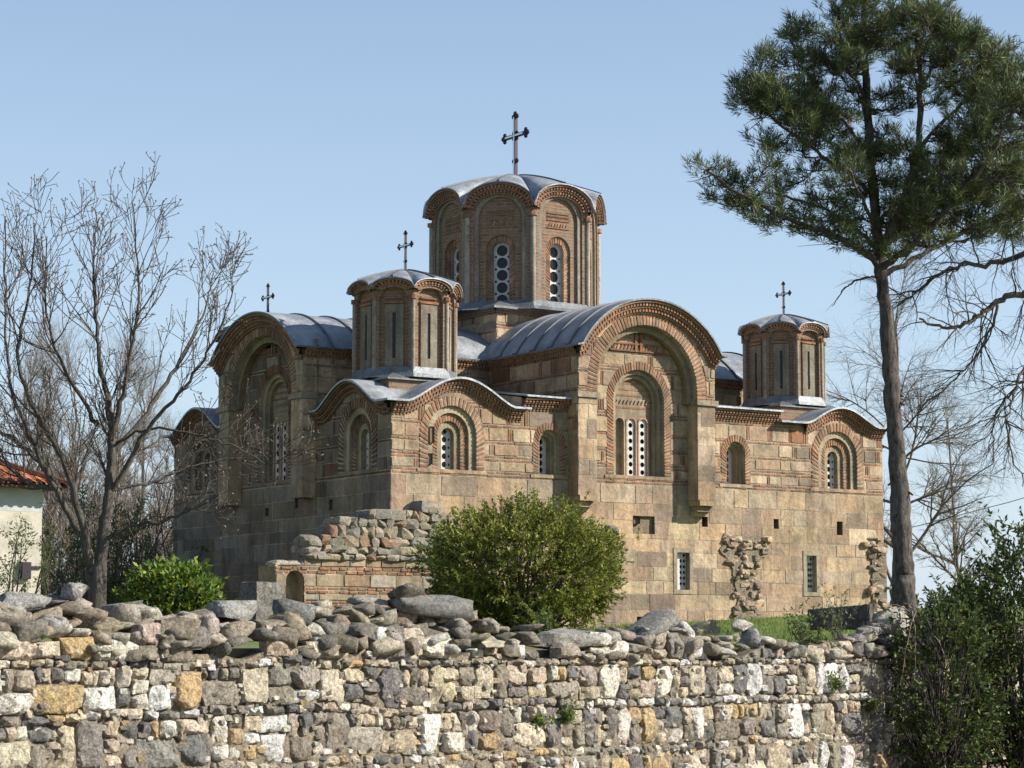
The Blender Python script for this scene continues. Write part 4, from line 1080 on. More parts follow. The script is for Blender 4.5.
for layer in range(9):
    px = -45 + layer * 11
    while px < 1120:
        dep = wall_depth_at(px) + (0.08, 0.16, 0.24, 0.32, 0.42, 0.52, 0.64, 0.8, 1.0)[layer]; sc = dep / FPX
        wd = R.choice((R.uniform(0.16, 0.32), R.uniform(0.3, 0.52))) * (0.84 if px < 500 else 0.8); hh = max(0.08, wd * R.uniform(0.32, 0.7))
        base = (652 - (wall_top((px + 45) * 0.0155) - 1.6) / sc)
        pyb = base - min(layer, 6) * 0.072 / sc; pyc = pyb - hh / 2 / sc + 4
        topy = pyc - hh / 2 / sc
        if topy > crest(px) - 1 and not any(abs(px - u[0]) < u[2] * 0.3 and abs(pyc - u[1]) < u[3] * 0.3 for u in used):
            kk += 1
            rock_obj('loose_stone', at(px, pyc, dep), (wd, R.uniform(0.25, 0.4), hh), jit(R.choice(GREY + [(0.42, 0.37, 0.28), (0.46, 0.43, 0.37), (0.33, 0.27, 0.19)]), 0.15), 500 + kk,
                     (R.uniform(-0.2, 0.2), R.uniform(-0.22, 0.22), R.uniform(-0.5, 0.5)), 3 if wd > 0.3 else 2, 8, GL, 'loose grey rubble along the wall crest', 'stone', R.random() < 0.3)
        px += wd / sc * R.uniform(0.62, 0.84)
# squared grey block left of the ruin, dark stone chest, cross marker
def stele():
    p = at(262, 626, 23.2); F = frame((p.x, p.y, p.z), WD, WN); mb = MB()
    nx, nz = 12, 12; G = []
    def pt(u, z, d): return F(u * (1 - 0.05 * z), z + 0.02 * noise.noise(Vector((u * 9, z * 9, d * 5))), d + 0.02 * noise.noise(Vector((u * 11, z * 11, d * 4 + 5))))
    hw, h, dp = 0.19, 0.42, 0.12
    V = []; 
    for d in (dp, -dp):
        for j in range(nz + 1):
            for i in range(nx + 1): V.append(pt(-hw + 2 * hw * i / nx, -0.15 + (h + 0.15) * j / nz, d))
    n = nx + 1; K = n * (nz + 1); fs = []
    for b in (0, K): fs += [(b + j * n + i, b + j * n + i + 1, b + (j + 1) * n + i + 1, b + (j + 1) * n + i) for j in range(nz) for i in range(nx)]
    fs += [(nz * n + i, nz * n + i + 1, K + nz * n + i + 1, K + nz * n + i) for i in range(nx)]
    fs += [(j * n, (j + 1) * n, K + (j + 1) * n, K + j * n) for j in range(nz)] + [(j * n + nx, (j + 1) * n + nx, K + (j + 1) * n + nx, K + j * n + nx) for j in range(nz)]
    mb.add(V, fs, 'rock', (0.21, 0.195, 0.165)); tag(mb.build('squared_block', None, p), 'squared grey stone block with vertical cracks standing just left of the arched ruin', 'stone')
stele()
def chest():
    dep = 31.0; a, b = at(808, 630, dep + 0.5), at(868, 629, dep + 0.15); u = (b - a).normalized(); nrm = Vector((u.y, -u.x, 0)).normalized(); sc = dep / FPX
    L = (b - a).length; mb = MB(); h = 18 * sc * 1.15; dp = 0.42
    V = []; nn = 18
    for j, (dd, hh) in enumerate(((0, 0), (0.02, 0.5), (0.0, 1.0), (-dp, 1.05), (-dp, 0))):
        for i in range(nn + 1):
            q = a + u * (L * i / nn) + nrm * dd + Vector((0, 0, h * hh * (1 + 0.18 * i / nn)))
            q += nrm * 0.02 * noise.noise(Vector((i * 0.6, hh * 3, 2))) + Vector((0, 0, 0.02 * noise.noise(Vector((i * 0.8, hh * 2, 9))))); V.append(q)
    n = nn + 1; fs = [(j * n + i, j * n + i + 1, (j + 1) * n + i + 1, (j + 1) * n + i) for j in range(4) for i in range(nn)] + [tuple(j * n for j in range(5)), tuple(j * n + nn for j in range(5))]
    mb.add(V, fs, 'rock', (0.13, 0.11, 0.085))
    tag(mb.build('stone_chest', None, a), 'long dark rectangular stone chest tilted on the wall crest in front of the pine', 'stone chest')
chest()
def marker():
    p = at(712, 624, 58); p.z = ground_z(p); F = frame(p, RV, -DV); mb = MB(); c = (0.10, 0.095, 0.085)
    pr = [(-0.1, -0.1), (0.1, -0.1), (0.1, 0.0), (0.2, 0.02), (0.2, 0.25), (0.1, 0.26), (0.1, 0.42), (-0.09, 0.42), (-0.1, 0.26), (-0.2, 0.24), (-0.19, 0.02), (-0.1, 0.0)]
    n = len(pr); V = [F(x, z, d) for d in (0.06, -0.06) for x, z in pr]
    mb.add(V, [tuple(range(n)), tuple(range(2 * n - 1, n - 1, -1))] + [(i, (i + 1) % n, n + (i + 1) % n, n + i) for i in range(n)], 'rock', c)
    tag(mb.build('grave_marker', None, p), 'small dark stone cross marker standing in grass below the church wall', 'grave marker')
marker()

# ------------------------------------------------------------------ vegetation
def tubes(branches, side=5):
    """branches: list of (points, radii) -> V, F arrays"""
    Vs = []; Fs = []; off = 0
    for pts, rad in branches:
        P = np.array([p[:] for p in pts]); n = len(P)
        if n < 2: continue
        k = side if rad[0] > 0.02 else (4 if rad[0] > 0.009 else 3)
        T = np.gradient(P, axis=0); T /= np.linalg.norm(T, axis=1)[:, None] + 1e-9
        ref = np.array([0.31, 0.17, 0.93]) if abs(T[0][2]) < 0.85 else np.array([0.95, 0.2, 0.1])
        A = np.cross(T, ref); A /= np.linalg.norm(A, axis=1)[:, None] + 1e-9; B = np.cross(T, A)
        th = np.arange(k) * 2 * PI / k
        rr = np.array(rad)[:, None, None]
        ring = P[:, None, :] + rr * (np.cos(th)[None, :, None] * A[:, None, :] + np.sin(th)[None, :, None] * B[:, None, :])
        Vs.append(ring.reshape(-1, 3))
        i = np.arange(n - 1)[:, None] * k; j = np.arange(k)[None, :]; j2 = (j + 1) % k
        Fs.append((np.stack([i + j, i + j2, i + k + j2, i + k + j], -1).reshape(-1, 4)) + off); off += n * k
    return np.concatenate(Vs), np.concatenate(Fs)
def wood(name, branches, m, parent=None, origin=(0, 0, 0), side=7):
    V, F_ = tubes(branches, side); return npmesh(name, V, F_, np.tile([[0.2, 0.17, 0.14]], (len(F_), 1)), m, parent, origin, True)
def poly_branch(pts, r0, r1, n_per=6, wob=0.02):
    """smooth path through points"""
    P = [Vector(p) for p in pts]; out = []
    for i in range(len(P) - 1):
        p0, p1, p2, p3 = P[max(i - 1, 0)], P[i], P[i + 1], P[min(i + 2, len(P) - 1)]
        for q in range(n_per):
            t = q / n_per
            out.append(0.5 * ((2 * p1) + (p2 - p0) * t + (2 * p0 - 5 * p1 + 4 * p2 - p3) * t * t + (3 * p1 - p0 - 3 * p2 + p3) * t ** 3) + Vector((R.gauss(0, wob), R.gauss(0, wob), R.gauss(0, wob))))
    out.append(P[-1]); n = len(out)
    return out, [r0 + (r1 - r0) * (i / (n - 1)) ** 0.8 for i in range(n)]
def rvec():
    return Vector((R.gauss(0, 1), R.gauss(0, 1), R.gauss(0, 1))).normalized()
def grow(p, d, L, r, up, jitter, out, n=6):
    pts = [p.copy()]; d = d.normalized()
    for i in range(n):
        d = (d + rvec() * jitter + Vector((0, 0, up))).normalized(); p = p + d * (L / n); pts.append(p.copy())
    out.append((pts, [r * (1 - 0.75 * i / n) for i in range(n + 1)])); return pts
def spawn(parent, out, count, L, r, up, jitter, ang=(0.4, 0.95), t0=0.15, n=6, bias=None):
    pts, rad = parent; res = []; N_ = len(pts)
    for _ in range(count):
        t = R.uniform(t0, 0.98); i = min(N_ - 2, int(t * (N_ - 1))); d = (pts[i + 1] - pts[i]).normalized()
        s = d.cross(rvec()).normalized(); a = R.uniform(*ang); dd = d * math.cos(a) + s * math.sin(a)
        if bias: dd = dd + bias
        rr = min(r, rad[i] * 0.75)
        before = len(out); grow(pts[i].lerp(pts[i + 1], R.random()), dd, L * R.uniform(0.55, 1.15) * (1.15 - 0.5 * t), rr * R.uniform(0.8, 1), up, jitter, out, n)
        res.append(out[before])
    return res
def leaves(name, P, D, L, Wd, C, m, parent=None, origin=(0, 0, 0), fold=0.0):
    """diamond leaves at P along D"""
    n = len(P); D = D / (np.linalg.norm(D, axis=1)[:, None] + 1e-9); rv = NR.normal(size=(n, 3)); S = np.cross(D, rv); S /= np.linalg.norm(S, axis=1)[:, None] + 1e-9
    L = np.broadcast_to(np.asarray(L, float), (n,))[:, None]; Wd = np.broadcast_to(np.asarray(Wd, float), (n,))[:, None]
    V = np.stack([P, P + D * L * 0.45 + S * Wd / 2, P + D * L, P + D * L * 0.45 - S * Wd / 2], 1).reshape(-1, 3)
    F_ = np.arange(4 * n).reshape(n, 4); return npmesh(name, V, F_, C, m, parent, origin)
def shade(base, n, amp=0.25, alt=None, pa=0.2):
    C = np.array(base)[None, :] * (1 + NR.uniform(-amp, amp, (n, 1)))
    if alt is not None:
        k = NR.random_sample(n) < pa; C[k] = np.array(alt) * (1 + NR.uniform(-amp, amp, (k.sum(), 1)))
    return np.clip(C, 0.005, 1)

# --- walnut-like bare tree on the left
def left_tree():
    dep = 24.0; base = at(97, 606, dep); base.z = 1.55
    t = empty('bare_tree', base, 'bare budding tree with several grey limbs rising behind the wall at left', 'tree')
    def q(px, py, o=0.0): return at(px, py + max(0, 440 - py) * 0.17, dep + o)
    trunk = poly_branch([base, q(98, 585), q(98, 562)], 0.105, 0.085, 6, 0.004)
    limbs = [
        ([q(96, 590), q(88, 555), q(68, 512), q(40, 470), q(5, 436), q(-40, 410)], 0.06, 0.018, 0.7),
        ([q(78, 533), q(55, 485), q(35, 440), q(18, 380), q(14, 300), q(16, 185)], 0.048, 0.007, -0.5),
        ([q(92, 580), q(88, 535), q(68, 460), q(48, 420), q(30, 350), q(45, 270), q(52, 200)], 0.06, 0.007, -0.9),
        ([q(99, 570), q(106, 520), q(111, 470), q(112, 435), q(108, 390)], 0.085, 0.045, 0.0),
        ([q(108, 395), q(98, 340), q(92, 280), q(88, 220), q(92, 165)], 0.04, 0.006, 0.4),
        ([q(111, 440), q(124, 385), q(134, 330), q(142, 260), q(137, 160)], 0.042, 0.006, -0.3),
        ([q(111, 455), q(150, 395), q(178, 330), q(196, 275), q(203, 225)], 0.04, 0.006, 0.8),
        ([q(109, 500), q(150, 430), q(195, 375), q(225, 320), q(243, 268)], 0.036, 0.006, -0.8),
        ([q(108, 540), q(130, 528), q(165, 522), q(195, 512), q(212, 505)], 0.03, 0.012, -0.4),
        ([q(112, 445), q(150, 428), q(195, 436), q(240, 450), q(275, 468), q(302, 455)], 0.022, 0.005, -0.7),
        ([q(112, 490), q(150, 480), q(190, 462), q(235, 452)], 0.022, 0.006, 0.6),
        ([q(60, 490), q(20, 480), q(-30, 440)], 0.03, 0.01, 0.6),
        ([q(98, 420), q(70, 360), q(60, 300), q(66, 215)], 0.03, 0.006, -1.0)]
    main = [trunk]; small = []
    for pts, r0, r1, dz in limbs:
        n = len(pts); main.append(poly_branch([p + DV * (dz * i / (n - 1)) for i, p in enumerate(pts)], r0 * 0.85, r1 * 0.8, 7, 0.008))
    tips = []
    for i, b in enumerate(main[1:]):
        low = i in (8,); c = (16 if i not in (6, 7, 9, 10) else 10) if not low else 6
        sec = spawn(b, small, c, (0.9 if i not in (7, 9, 10) else 0.6) if not low else 0.4, 0.0105, 0.10, 0.13, (0.35, 0.85), 0.25, 8)
        tips.append(b[0][-1])
        for s in sec:
            tips.append(s[0][-1])
            for s2 in spawn(s, small, 6, 0.38, 0.0055, 0.08, 0.16, (0.4, 1.0), 0.2, 5):
                tips.append(s2[0][-1])
                if R.random() < 0.5:
                    for s3 in spawn(s2, small, 2, 0.2, 0.004, 0.06, 0.2, (0.5, 1.0), 0.3, 4): tips.append(s3[0][-1])
    small = [(p_, [max(r_, 0.0034) for r_ in rr_]) for p_, rr_ in small]
    wood('trunk', main, 'bark', t, base); wood('twigs', small, 'twig', t, base)
    P = np.array([p[:] for p in tips for _ in range(2)]); n = len(P)
    P = P + NR.normal(size=(n, 3)) * 0.005
    leaves('buds', P, NR.normal(size=(n, 3)) + [0, 0, 0.8], 0.024, 0.014, shade((0.17, 0.13, 0.095), n, 0.3, (0.22, 0.2, 0.10), 0.25), 'leaf', t, base)
left_tree()

# --- tall pine on the right
def pine():
    dep = 40.0; base = at(905, 606, dep); base.z -= 0.3
    t = empty('pine_tree', base, 'tall dark green pine with bare rough trunk and high spreading crown', 'tree')
    def q(px, py, o=0.0): return at(px, py, dep + o)
    trunk = poly_branch([base, q(904, 585), q(903, 560), q(899, 480), q(893, 400), q(887, 330), q(881, 272), q(876, 220), q(870, 150), q(866, 80), q(864, 10), q(862, -70)], 0.215, 0.035, 9, 0.008)
    lead2 = poly_branch([q(879, 255), q(900, 215, -.3), q(914, 170, -.5), q(920, 110, -.5), q(919, 50, -.4), q(916, -40, -.3)], 0.10, 0.025, 6, 0.01)
    limbs = [trunk, lead2,
        poly_branch([q(880, 265), q(845, 240, -.5), q(805, 226, -.9), q(765, 208, -1.2), q(705, 172, -1.4)], 0.068, 0.018, 6, 0.015),
        poly_branch([q(878, 250), q(850, 222, .8), q(815, 205, 1.3), q(775, 195, 1.7)], 0.048, 0.018, 6, 0.015),
        poly_branch([q(873, 195), q(830, 160, -.5), q(790, 132, -.8), q(752, 102, -1.0)], 0.044, 0.014, 6, 0.015),
        poly_branch([q(871, 160), q(835, 110, .6), q(805, 70, .9), q(790, 40, 1.0)], 0.036, 0.014, 6, 0.015),
        poly_branch([q(867, 100), q(845, 60, -.6), q(838, 20, -.8)], 0.035, 0.012, 6, 0.015),
        poly_branch([q(882, 268), q(918, 240, -.6), q(945, 210, -1.0), q(985, 165, -1.3), q(1012, 110, -1.4)], 0.068, 0.018, 6, 0.015),
        poly_branch([q(883, 275), q(930, 250, .5), q(985, 222, .9), q(1040, 195, 1.2)], 0.056, 0.018, 6, 0.015),
        poly_branch([q(917, 150, -.5), q(950, 115, -.2), q(985, 85, .2), q(1000, 60, .3)], 0.036, 0.014, 6, 0.015),
        poly_branch([q(919, 90, -.5), q(940, 55, -1.0), q(965, 38, -1.3)], 0.035, 0.012, 6, 0.015),
        poly_branch([q(876, 225), q(905, 195, 1.0), q(935, 175, 1.5), q(965, 165, 1.7)], 0.040, 0.014, 6, 0.015),
        poly_branch([q(877, 230), q(862, 200, -1.2), q(850, 170, -1.8)], 0.040, 0.014, 6, 0.015)]
    bare = [poly_branch([q(878, 277), q(860, 279, -.4), q(845, 288, -.6), q(832, 306, -.8)], 0.028, 0.006, 6, 0.012)]
    cl = [(709, 168), (725, 180), (747, 177), (757, 196), (776, 190), (795, 184), (782, 209), (811, 203), (763, 215), (811, 171), (740, 200), (722, 195), (800, 218), (828, 215), (772, 160), (775, 148),
          (751, 98), (763, 111), (773, 60), (763, 79), (782, 89), (795, 70), (797, 36), (804, 51), (814, 62), (779, 104), (801, 104), (823, 104), (833, 117), (820, 133), (839, 133), (757, 92), (790, 118), (806, 85), (812, 120),
          (836, 9), (849, 25), (833, 38), (842, 51), (830, 66), (868, 9), (884, 19), (896, 41), (903, 63), (906, 19), (922, 9), (934, 19), (944, 22), (922, 41), (941, 41), (966, 44), (950, 54), (934, 60), (893, 73), (876, 40), (845, 70), (855, 45), (950, 32), (960, 33), (912, 50), (958, 45),
          (845, -10), (860, -25), (880, -20), (900, -15), (920, -25), (940, -10), (890, -50), (865, -60), (915, -50),
          (985, 63), (994, 55), (969, 76), (985, 82), (1004, 82), (1016, 78), (969, 101), (985, 104), (1004, 104), (1020, 104), (975, 127), (994, 127), (1016, 127), (978, 146), (1000, 152), (1016, 152), (985, 171), (1004, 177), (1016, 184), (994, 203), (1007, 212), (1035, 100), (1042, 140), (1035, 180), (1030, 205), (975, 90), (1010, 66), (1000, 92), (985, 190), (1018, 165),
          (865, 165), (877, 152), (890, 158), (906, 158), (915, 168), (877, 177), (896, 180), (915, 184), (934, 160), (944, 171), (934, 190), (890, 196), (909, 203), (928, 206), (871, 193), (947, 196), (966, 180), (966, 196), (842, 158), (852, 174), (836, 184), (827, 196), (846, 203), (855, 220), (873, 214), (900, 215), (860, 190), (950, 212), (925, 222), (838, 170), (955, 150), (850, 150)]
    near = []
    for lb in limbs:
        for i, p in enumerate(lb[0]): near.append((p, lb[1][i], lb is trunk or lb is lead2))
    NP = np.array([n_[0][:] for n_ in near]); small = []; shoots = []
    def cluster(c, hit, r=0.36):
        a = near[hit][0]; dvec = c - a; mid = a + dvec * 0.5 + Vector((0, 0, -0.08 * dvec.length)) + rvec() * 0.06
        br = poly_branch([a, mid, c], min(0.03, near[hit][1] * 0.6), 0.008, 5, 0.01); small.append(br)
        dirn = dvec.normalized()
        for _ in range(R.randint(13, 18)):
            v = rvec(); v.z = v.z * 0.75 + 0.25; e = c + Vector((v.x, v.y, v.z * 0.8)) * r * R.uniform(0.45, 1.0)
            s_ = br[0][R.randint(len(br[0]) // 2, len(br[0]) - 1)]
            dd = (e - s_); small.append(([s_, s_ + dd * 0.5 + Vector((0, 0, -0.03)), e], [0.008, 0.006, 0.004]))
            shoots.append((e, (dd.normalized() * 0.7 + Vector((0, 0, 0.75)) + rvec() * 0.25).normalized()))
    for (x, y) in cl + [(900, 108), (908, 88), (936, 102), (945, 84), (952, 70), (856, 100), (850, 116), (846, 90), (960, 142), (942, 135), (930, 85), (888, 92), (880, 112), (958, 118), (886, 135), (845, 148), (815, 140), (800, 150), (770, 222), (790, 226), (748, 210), (812, 229), (838, 228), (860, 226), (905, 226), (925, 228), (950, 226), (975, 220), (1000, 222), (890, 222), (965, 208), (735, 206), (1015, 215), (1005, 234), (1022, 240), (985, 236), (962, 232), (862, 241), (884, 238), (902, 242), (842, 240), (918, 241), (938, 240), (822, 234), (872, 250), (894, 252)] + [(a + R.uniform(-16, 16), b_ + R.uniform(-13, 13)) for a, b_ in cl for _ in range(0 if (b_ > 155 and a < 900) else (2 if R.random() < 0.35 else 1))]:
        best = None
        for o in (R.uniform(-1.5, 1.5), R.uniform(-1.5, 1.5)):
            c = q(x, y, o); d2 = ((NP - np.array(c[:])) ** 2).sum(1) + np.where(NP[:, 2] > c.z, 0.25, 0); h = int(d2.argmin())
            if best is None or d2[h] < best[0]: best = (d2[h], c, h)
        cluster(best[1], best[2], R.uniform(0.28, 0.42))
    for b in limbs[2:]: spawn(b, bare, 5, 0.9, 0.012, -0.03, 0.2, (0.5, 1.1), 0.15, 6)
    bare += spawn(bare[0], [], 0, 1, 1, 0, 0)
    extra = []; spawn(bare[0], extra, 6, 0.5, 0.006, -0.1, 0.15, (0.3, 0.8), 0.3, 5); bare += extra
    # stubs of lost branches on the trunk
    for i in range(10):
        j = R.randint(14, 44); p = trunk[0][j]; d = rvec(); d.z = -0.3; e_ = p + d.normalized() * (trunk[1][j] + R.uniform(0.02, 0.12)); bare.append(([p, p.lerp(e_, 0.6), e_ + Vector((0, 0, -0.03))], [0.035, 0.028, 0.014]))
    V, F_ = tubes(limbs, 14)
    V = np.array([p + (np.array(noise.noise_vector(Vector(p * [5, 5, 2.2]))) * 0.03 + np.array(noise.noise_vector(Vector(p * [14, 14, 6]))) * 0.016) for p in V])
    npmesh('trunk', V, F_, np.tile([[0.2, 0.17, 0.14]], (len(F_), 1)), 'pinebark', t, base, True); wood('branches', small + bare, 'twig', t, base)
    shoots = [s_ for s_ in shoots if R.random() < 0.97]; n_s = len(shoots); K = 28
    E_ = np.array([s[0][:] for s in shoots]); A_ = np.array([s[1][:] for s in shoots])
    P = np.repeat(E_, K, 0); A2 = np.repeat(A_, K, 0); n = len(P)
    tpos = NR.uniform(-0.16, 0.05, (n, 1)); P = P + A2 * tpos
    rv = NR.normal(size=(n, 3)); S = np.cross(A2, rv); S /= np.linalg.norm(S, axis=1)[:, None]
    ang = NR.uniform(0.45, 1.05, (n, 1)); D = A2 * np.cos(ang) + S * np.sin(ang)
    C = shade((0.076, 0.108, 0.042), n, 0.35, (0.18, 0.185, 0.065), 0.25)
    tone = np.repeat(NR.uniform(0.75, 1.25, n_s), K)[:, None]; C = np.clip(C * tone, 0.004, 1)
    leaves('needles', P, D, NR.uniform(0.12, 0.20, n), 0.0125, C, 'needle', t, base)
pine()

# --- bare trees behind
def bare_tree(name, base, H, label, seed, spread=0.35, up=0.05, m='farbark', dense=1.0, rt=0.2, group=None, trunk_lean=(0, 0), tw=0.02, droop=0.0):
    global R
    keep = R; R = random.Random(seed)
    t = empty(name, base, label, 'tree', group); b = Vector(base); main = []; small = []
    tr = poly_branch([b - Vector((0, 0, 0.3)), b + Vector((trunk_lean[0] * .2, trunk_lean[1] * .2, H * 0.15)), b + Vector((trunk_lean[0] * .5, trunk_lean[1] * .5, H * 0.4)), b + Vector((trunk_lean[0], trunk_lean[1], H * 0.92))], rt, 0.03, 6, 0.05); main.append(tr)
    L1 = spawn(tr, main, int(11 * dense), H * 0.42, rt * 0.45, up, 0.13, (spread, spread + 0.55), 0.2, 9)
    for l in L1:
        for l2 in spawn(l, main, int(6 * dense), H * 0.2, 0.05, up - droop * 0.5, 0.16, (0.4, 0.9), 0.15, 7):
            for l3 in spawn(l2, small, int(7 * dense), H * 0.09, tw, up * 0.5 - droop, 0.2, (0.4, 0.95), 0.1, 5):
                spawn(l3, small, 4, H * 0.05, tw * 0.65, -droop, 0.2, (0.4, 1.0), 0.1, 4)
    wood('trunk', main, m, t, b, 6); wood('twigs', small, 'twig' if m == 'bark' else m, t, b); R = keep
    return t
def gz_at(px, dep): p = at(px, 640, dep); p.z = ground_z(p); return p
bt = bare_tree('background_tree', gz_at(70, 100), 11.5, 'pale grey leafless tree in the background thicket left of the church', 11, 0.3, 0.09, dense=1.35, tw=0.026, group='leafless trees behind the house')
for i, (px, dep, sc) in enumerate(((-30, 92, 1.0), (20, 112, 1.12), (115, 96, 0.95), (140, 118, 1.05), (175, 104, 0.72), (45, 88, 0.8))):
    c = copy_tree(bt); c.location = gz_at(px, dep); c.rotation_euler = (0, 0, i * 1.3 + 0.7); c.scale = (sc, sc, sc)
    c['label'] = 'pale grey leafless tree in the background thicket left of the church'
# thicket of stems under them
th = empty('thicket', gz_at(100, 82), 'dense brown leafless thicket between the white house and the church', 'thicket')
stems = []; tw_ = []
for i in range(250):
    p = gz_at(R.uniform(-60, 215), R.uniform(80, 96)); pts = grow(p, Vector((R.gauss(0, 0.25), R.gauss(0, 0.25), 1)), R.uniform(2.8, 6.4), R.uniform(0.03, 0.05), 0.05, 0.12, stems, 7)
    for s in spawn(stems[-1], tw_, 9, 1.4, 0.022, 0.05, 0.2, (0.3, 0.9), 0.1, 5): spawn(s, tw_, 3, 0.6, 0.016, 0.03, 0.2, (0.3, 0.9), 0.1, 4)
wood('stems', stems, 'farbark', th, ORG['thicket'], 5); wood('twigs', tw_, 'farbark', th, ORG['thicket'])
# greenish young shrub behind the left tree
def leafy_shrub(name, base, H, rad, n_stem, nleaf, col, alt, L, Wd, label, seed, thin=0.02, cat='shrub'):
    global R
    keep = R; R = random.Random(seed); t = empty(name, base, label, cat); st = []; tw2 = []; b = Vector(base)
    for i in range(n_stem):
        grow(b + Vector((R.gauss(0, rad * 0.2), R.gauss(0, rad * 0.2), -0.05)), Vector((R.gauss(0, rad / H * 0.8), R.gauss(0, rad / H * 0.8), 1)), H * R.uniform(0.6, 1.0), thin * 1.6, 0.03, 0.13, st, 8)
    pts = []
    for s in list(st):
        for s2 in spawn(s, tw2, 8, H * 0.3, thin * 0.6, 0.04, 0.18, (0.4, 1.0), 0.15, 5):
            pts += s2[0][1:]
            for s3 in spawn(s2, tw2, 2, H * 0.13, thin * 0.4, 0.0, 0.2, (0.4, 1.0), 0.15, 4): pts += s3[0][1:]
    wood('stems', st + tw2, 'twig', t, b); R = keep
    PP = np.array([p[:] for p in pts]); k = NR.randint(0, len(PP), nleaf); P = PP[k] + NR.normal(size=(nleaf, 3)) * L * 0.5
    leaves('foliage', P, NR.normal(size=(nleaf, 3)) + [0, 0, 0.5], NR.uniform(0.7, 1.2, nleaf) * L, Wd, shade(col, nleaf, 0.3, alt, 0.3), 'leaf', t, b)
    return t
leafy_shrub('young_tree', gz_at(95, 70), 4.6, 2.2, 12, 9000, (0.085, 0.105, 0.035), (0.14, 0.15, 0.06), 0.10, 0.035, 'sparse olive green shrub coming into leaf behind the bare tree', 21, 0.022)
leafy_shrub('bushy_sapling', gz_at(135, 74), 3.6, 2.0, 12, 6000, (0.10, 0.115, 0.05), (0.15, 0.16, 0.08), 0.10, 0.035, 'grey green twiggy shrub close to the dark church wall', 22, 0.022)
leafy_shrub('house_shrub', gz_at(2, 50), 2.5, 1.2, 6, 1300, (0.085, 0.11, 0.03), (0.12, 0.14, 0.05), 0.09, 0.03, 'thin twiggy shrub with few leaves in front of the white house', 23, 0.02)

# right-hand leafless tree outside the frame reaching in, and one behind the church
def right_tree():
    dep = 47.0; base = gz_at(1120, dep)
    t = empty('spreading_tree', base, 'leafless tree whose gnarled drooping branches reach in from the right edge', 'tree')
    def q(px, py, o=0.0): return at(px, py, dep + o)
    main = [poly_branch([base, q(1118, 520), q(1110, 400), q(1100, 290), q(1090, 180)], 0.32, 0.16, 6, 0.02)]
    limbs = [([q(1105, 330), q(1050, 292), q(1000, 300), q(972, 322), q(945, 330), q(915, 322)], 0.10, 0.02, -0.5),
             ([q(1098, 270), q(1040, 250), q(1000, 262), q(960, 262), q(925, 285), q(905, 300)], 0.085, 0.014, 0.8),
             ([q(1095, 230), q(1030, 215), q(990, 232), q(955, 240), q(930, 235)], 0.06, 0.012, 0.2),
             ([q(1060, 320), q(1030, 355), q(1010, 390), q(1000, 430), q(1012, 490)], 0.055, 0.010, -1.0),
             ([q(1105, 400), q(1060, 380), q(1030, 378), q(1005, 410), q(996, 450)], 0.05, 0.010, 0.8),
             ([q(1000, 300), q(985, 345), q(960, 375), q(930, 400)], 0.035, 0.008, 0.6),
             ([q(1092, 200), q(1050, 120), q(1020, 90), q(1005, 70)], 0.06, 0.010, 1.2)]
    small = []
    for pts, r0, r1, dz in limbs:
        n = len(pts); main.append(poly_branch([p + DV * (dz * i / (n - 1)) for i, p in enumerate(pts)], r0, r1, 7, 0.03))
    side = spawn(main[0], main, 11, 4.2, 0.1, 0.03, 0.16, (0.6, 1.2), 0.45, 10, Vector((0.75, -0.35, 0.25)))
    side += spawn(main[0], main, 6, 3.6, 0.1, 0.08, 0.14, (0.2, 0.6), 0.85, 10)
    for b in main[1:]:
        for s in spawn(b, small, 16, 1.7, 0.02, -0.02, 0.24, (0.4, 1.1), 0.15, 9):
            for s2 in spawn(s, small, 6, 0.85, 0.0115, -0.04, 0.24, (0.4, 1.0), 0.15, 6): spawn(s2, small, 2, 0.4, 0.008, -0.06, 0.2, (0.4, 1.0), 0.2, 4)
    wood('trunk', main, 'farbark', t, base); wood('twigs', small, 'twig', t, base)
right_tree()
bare_tree('distant_tree', gz_at(893, 92), 13.0, 'leafless fine twigged tree standing behind the right end of the church', 31, 0.55, 0.0, 'farbark', 1.55, 0.2, None, (0.3, -0.3), 0.016, 0.03)
bare_tree('distant_tree', gz_at(962, 104), 9.5, 'smaller leafless tree far off in the open sky right of the pine trunk', 33, 0.6, 0.0, 'farbark', 1.2, 0.16, None, (-0.4, 0.2), 0.016, 0.03)

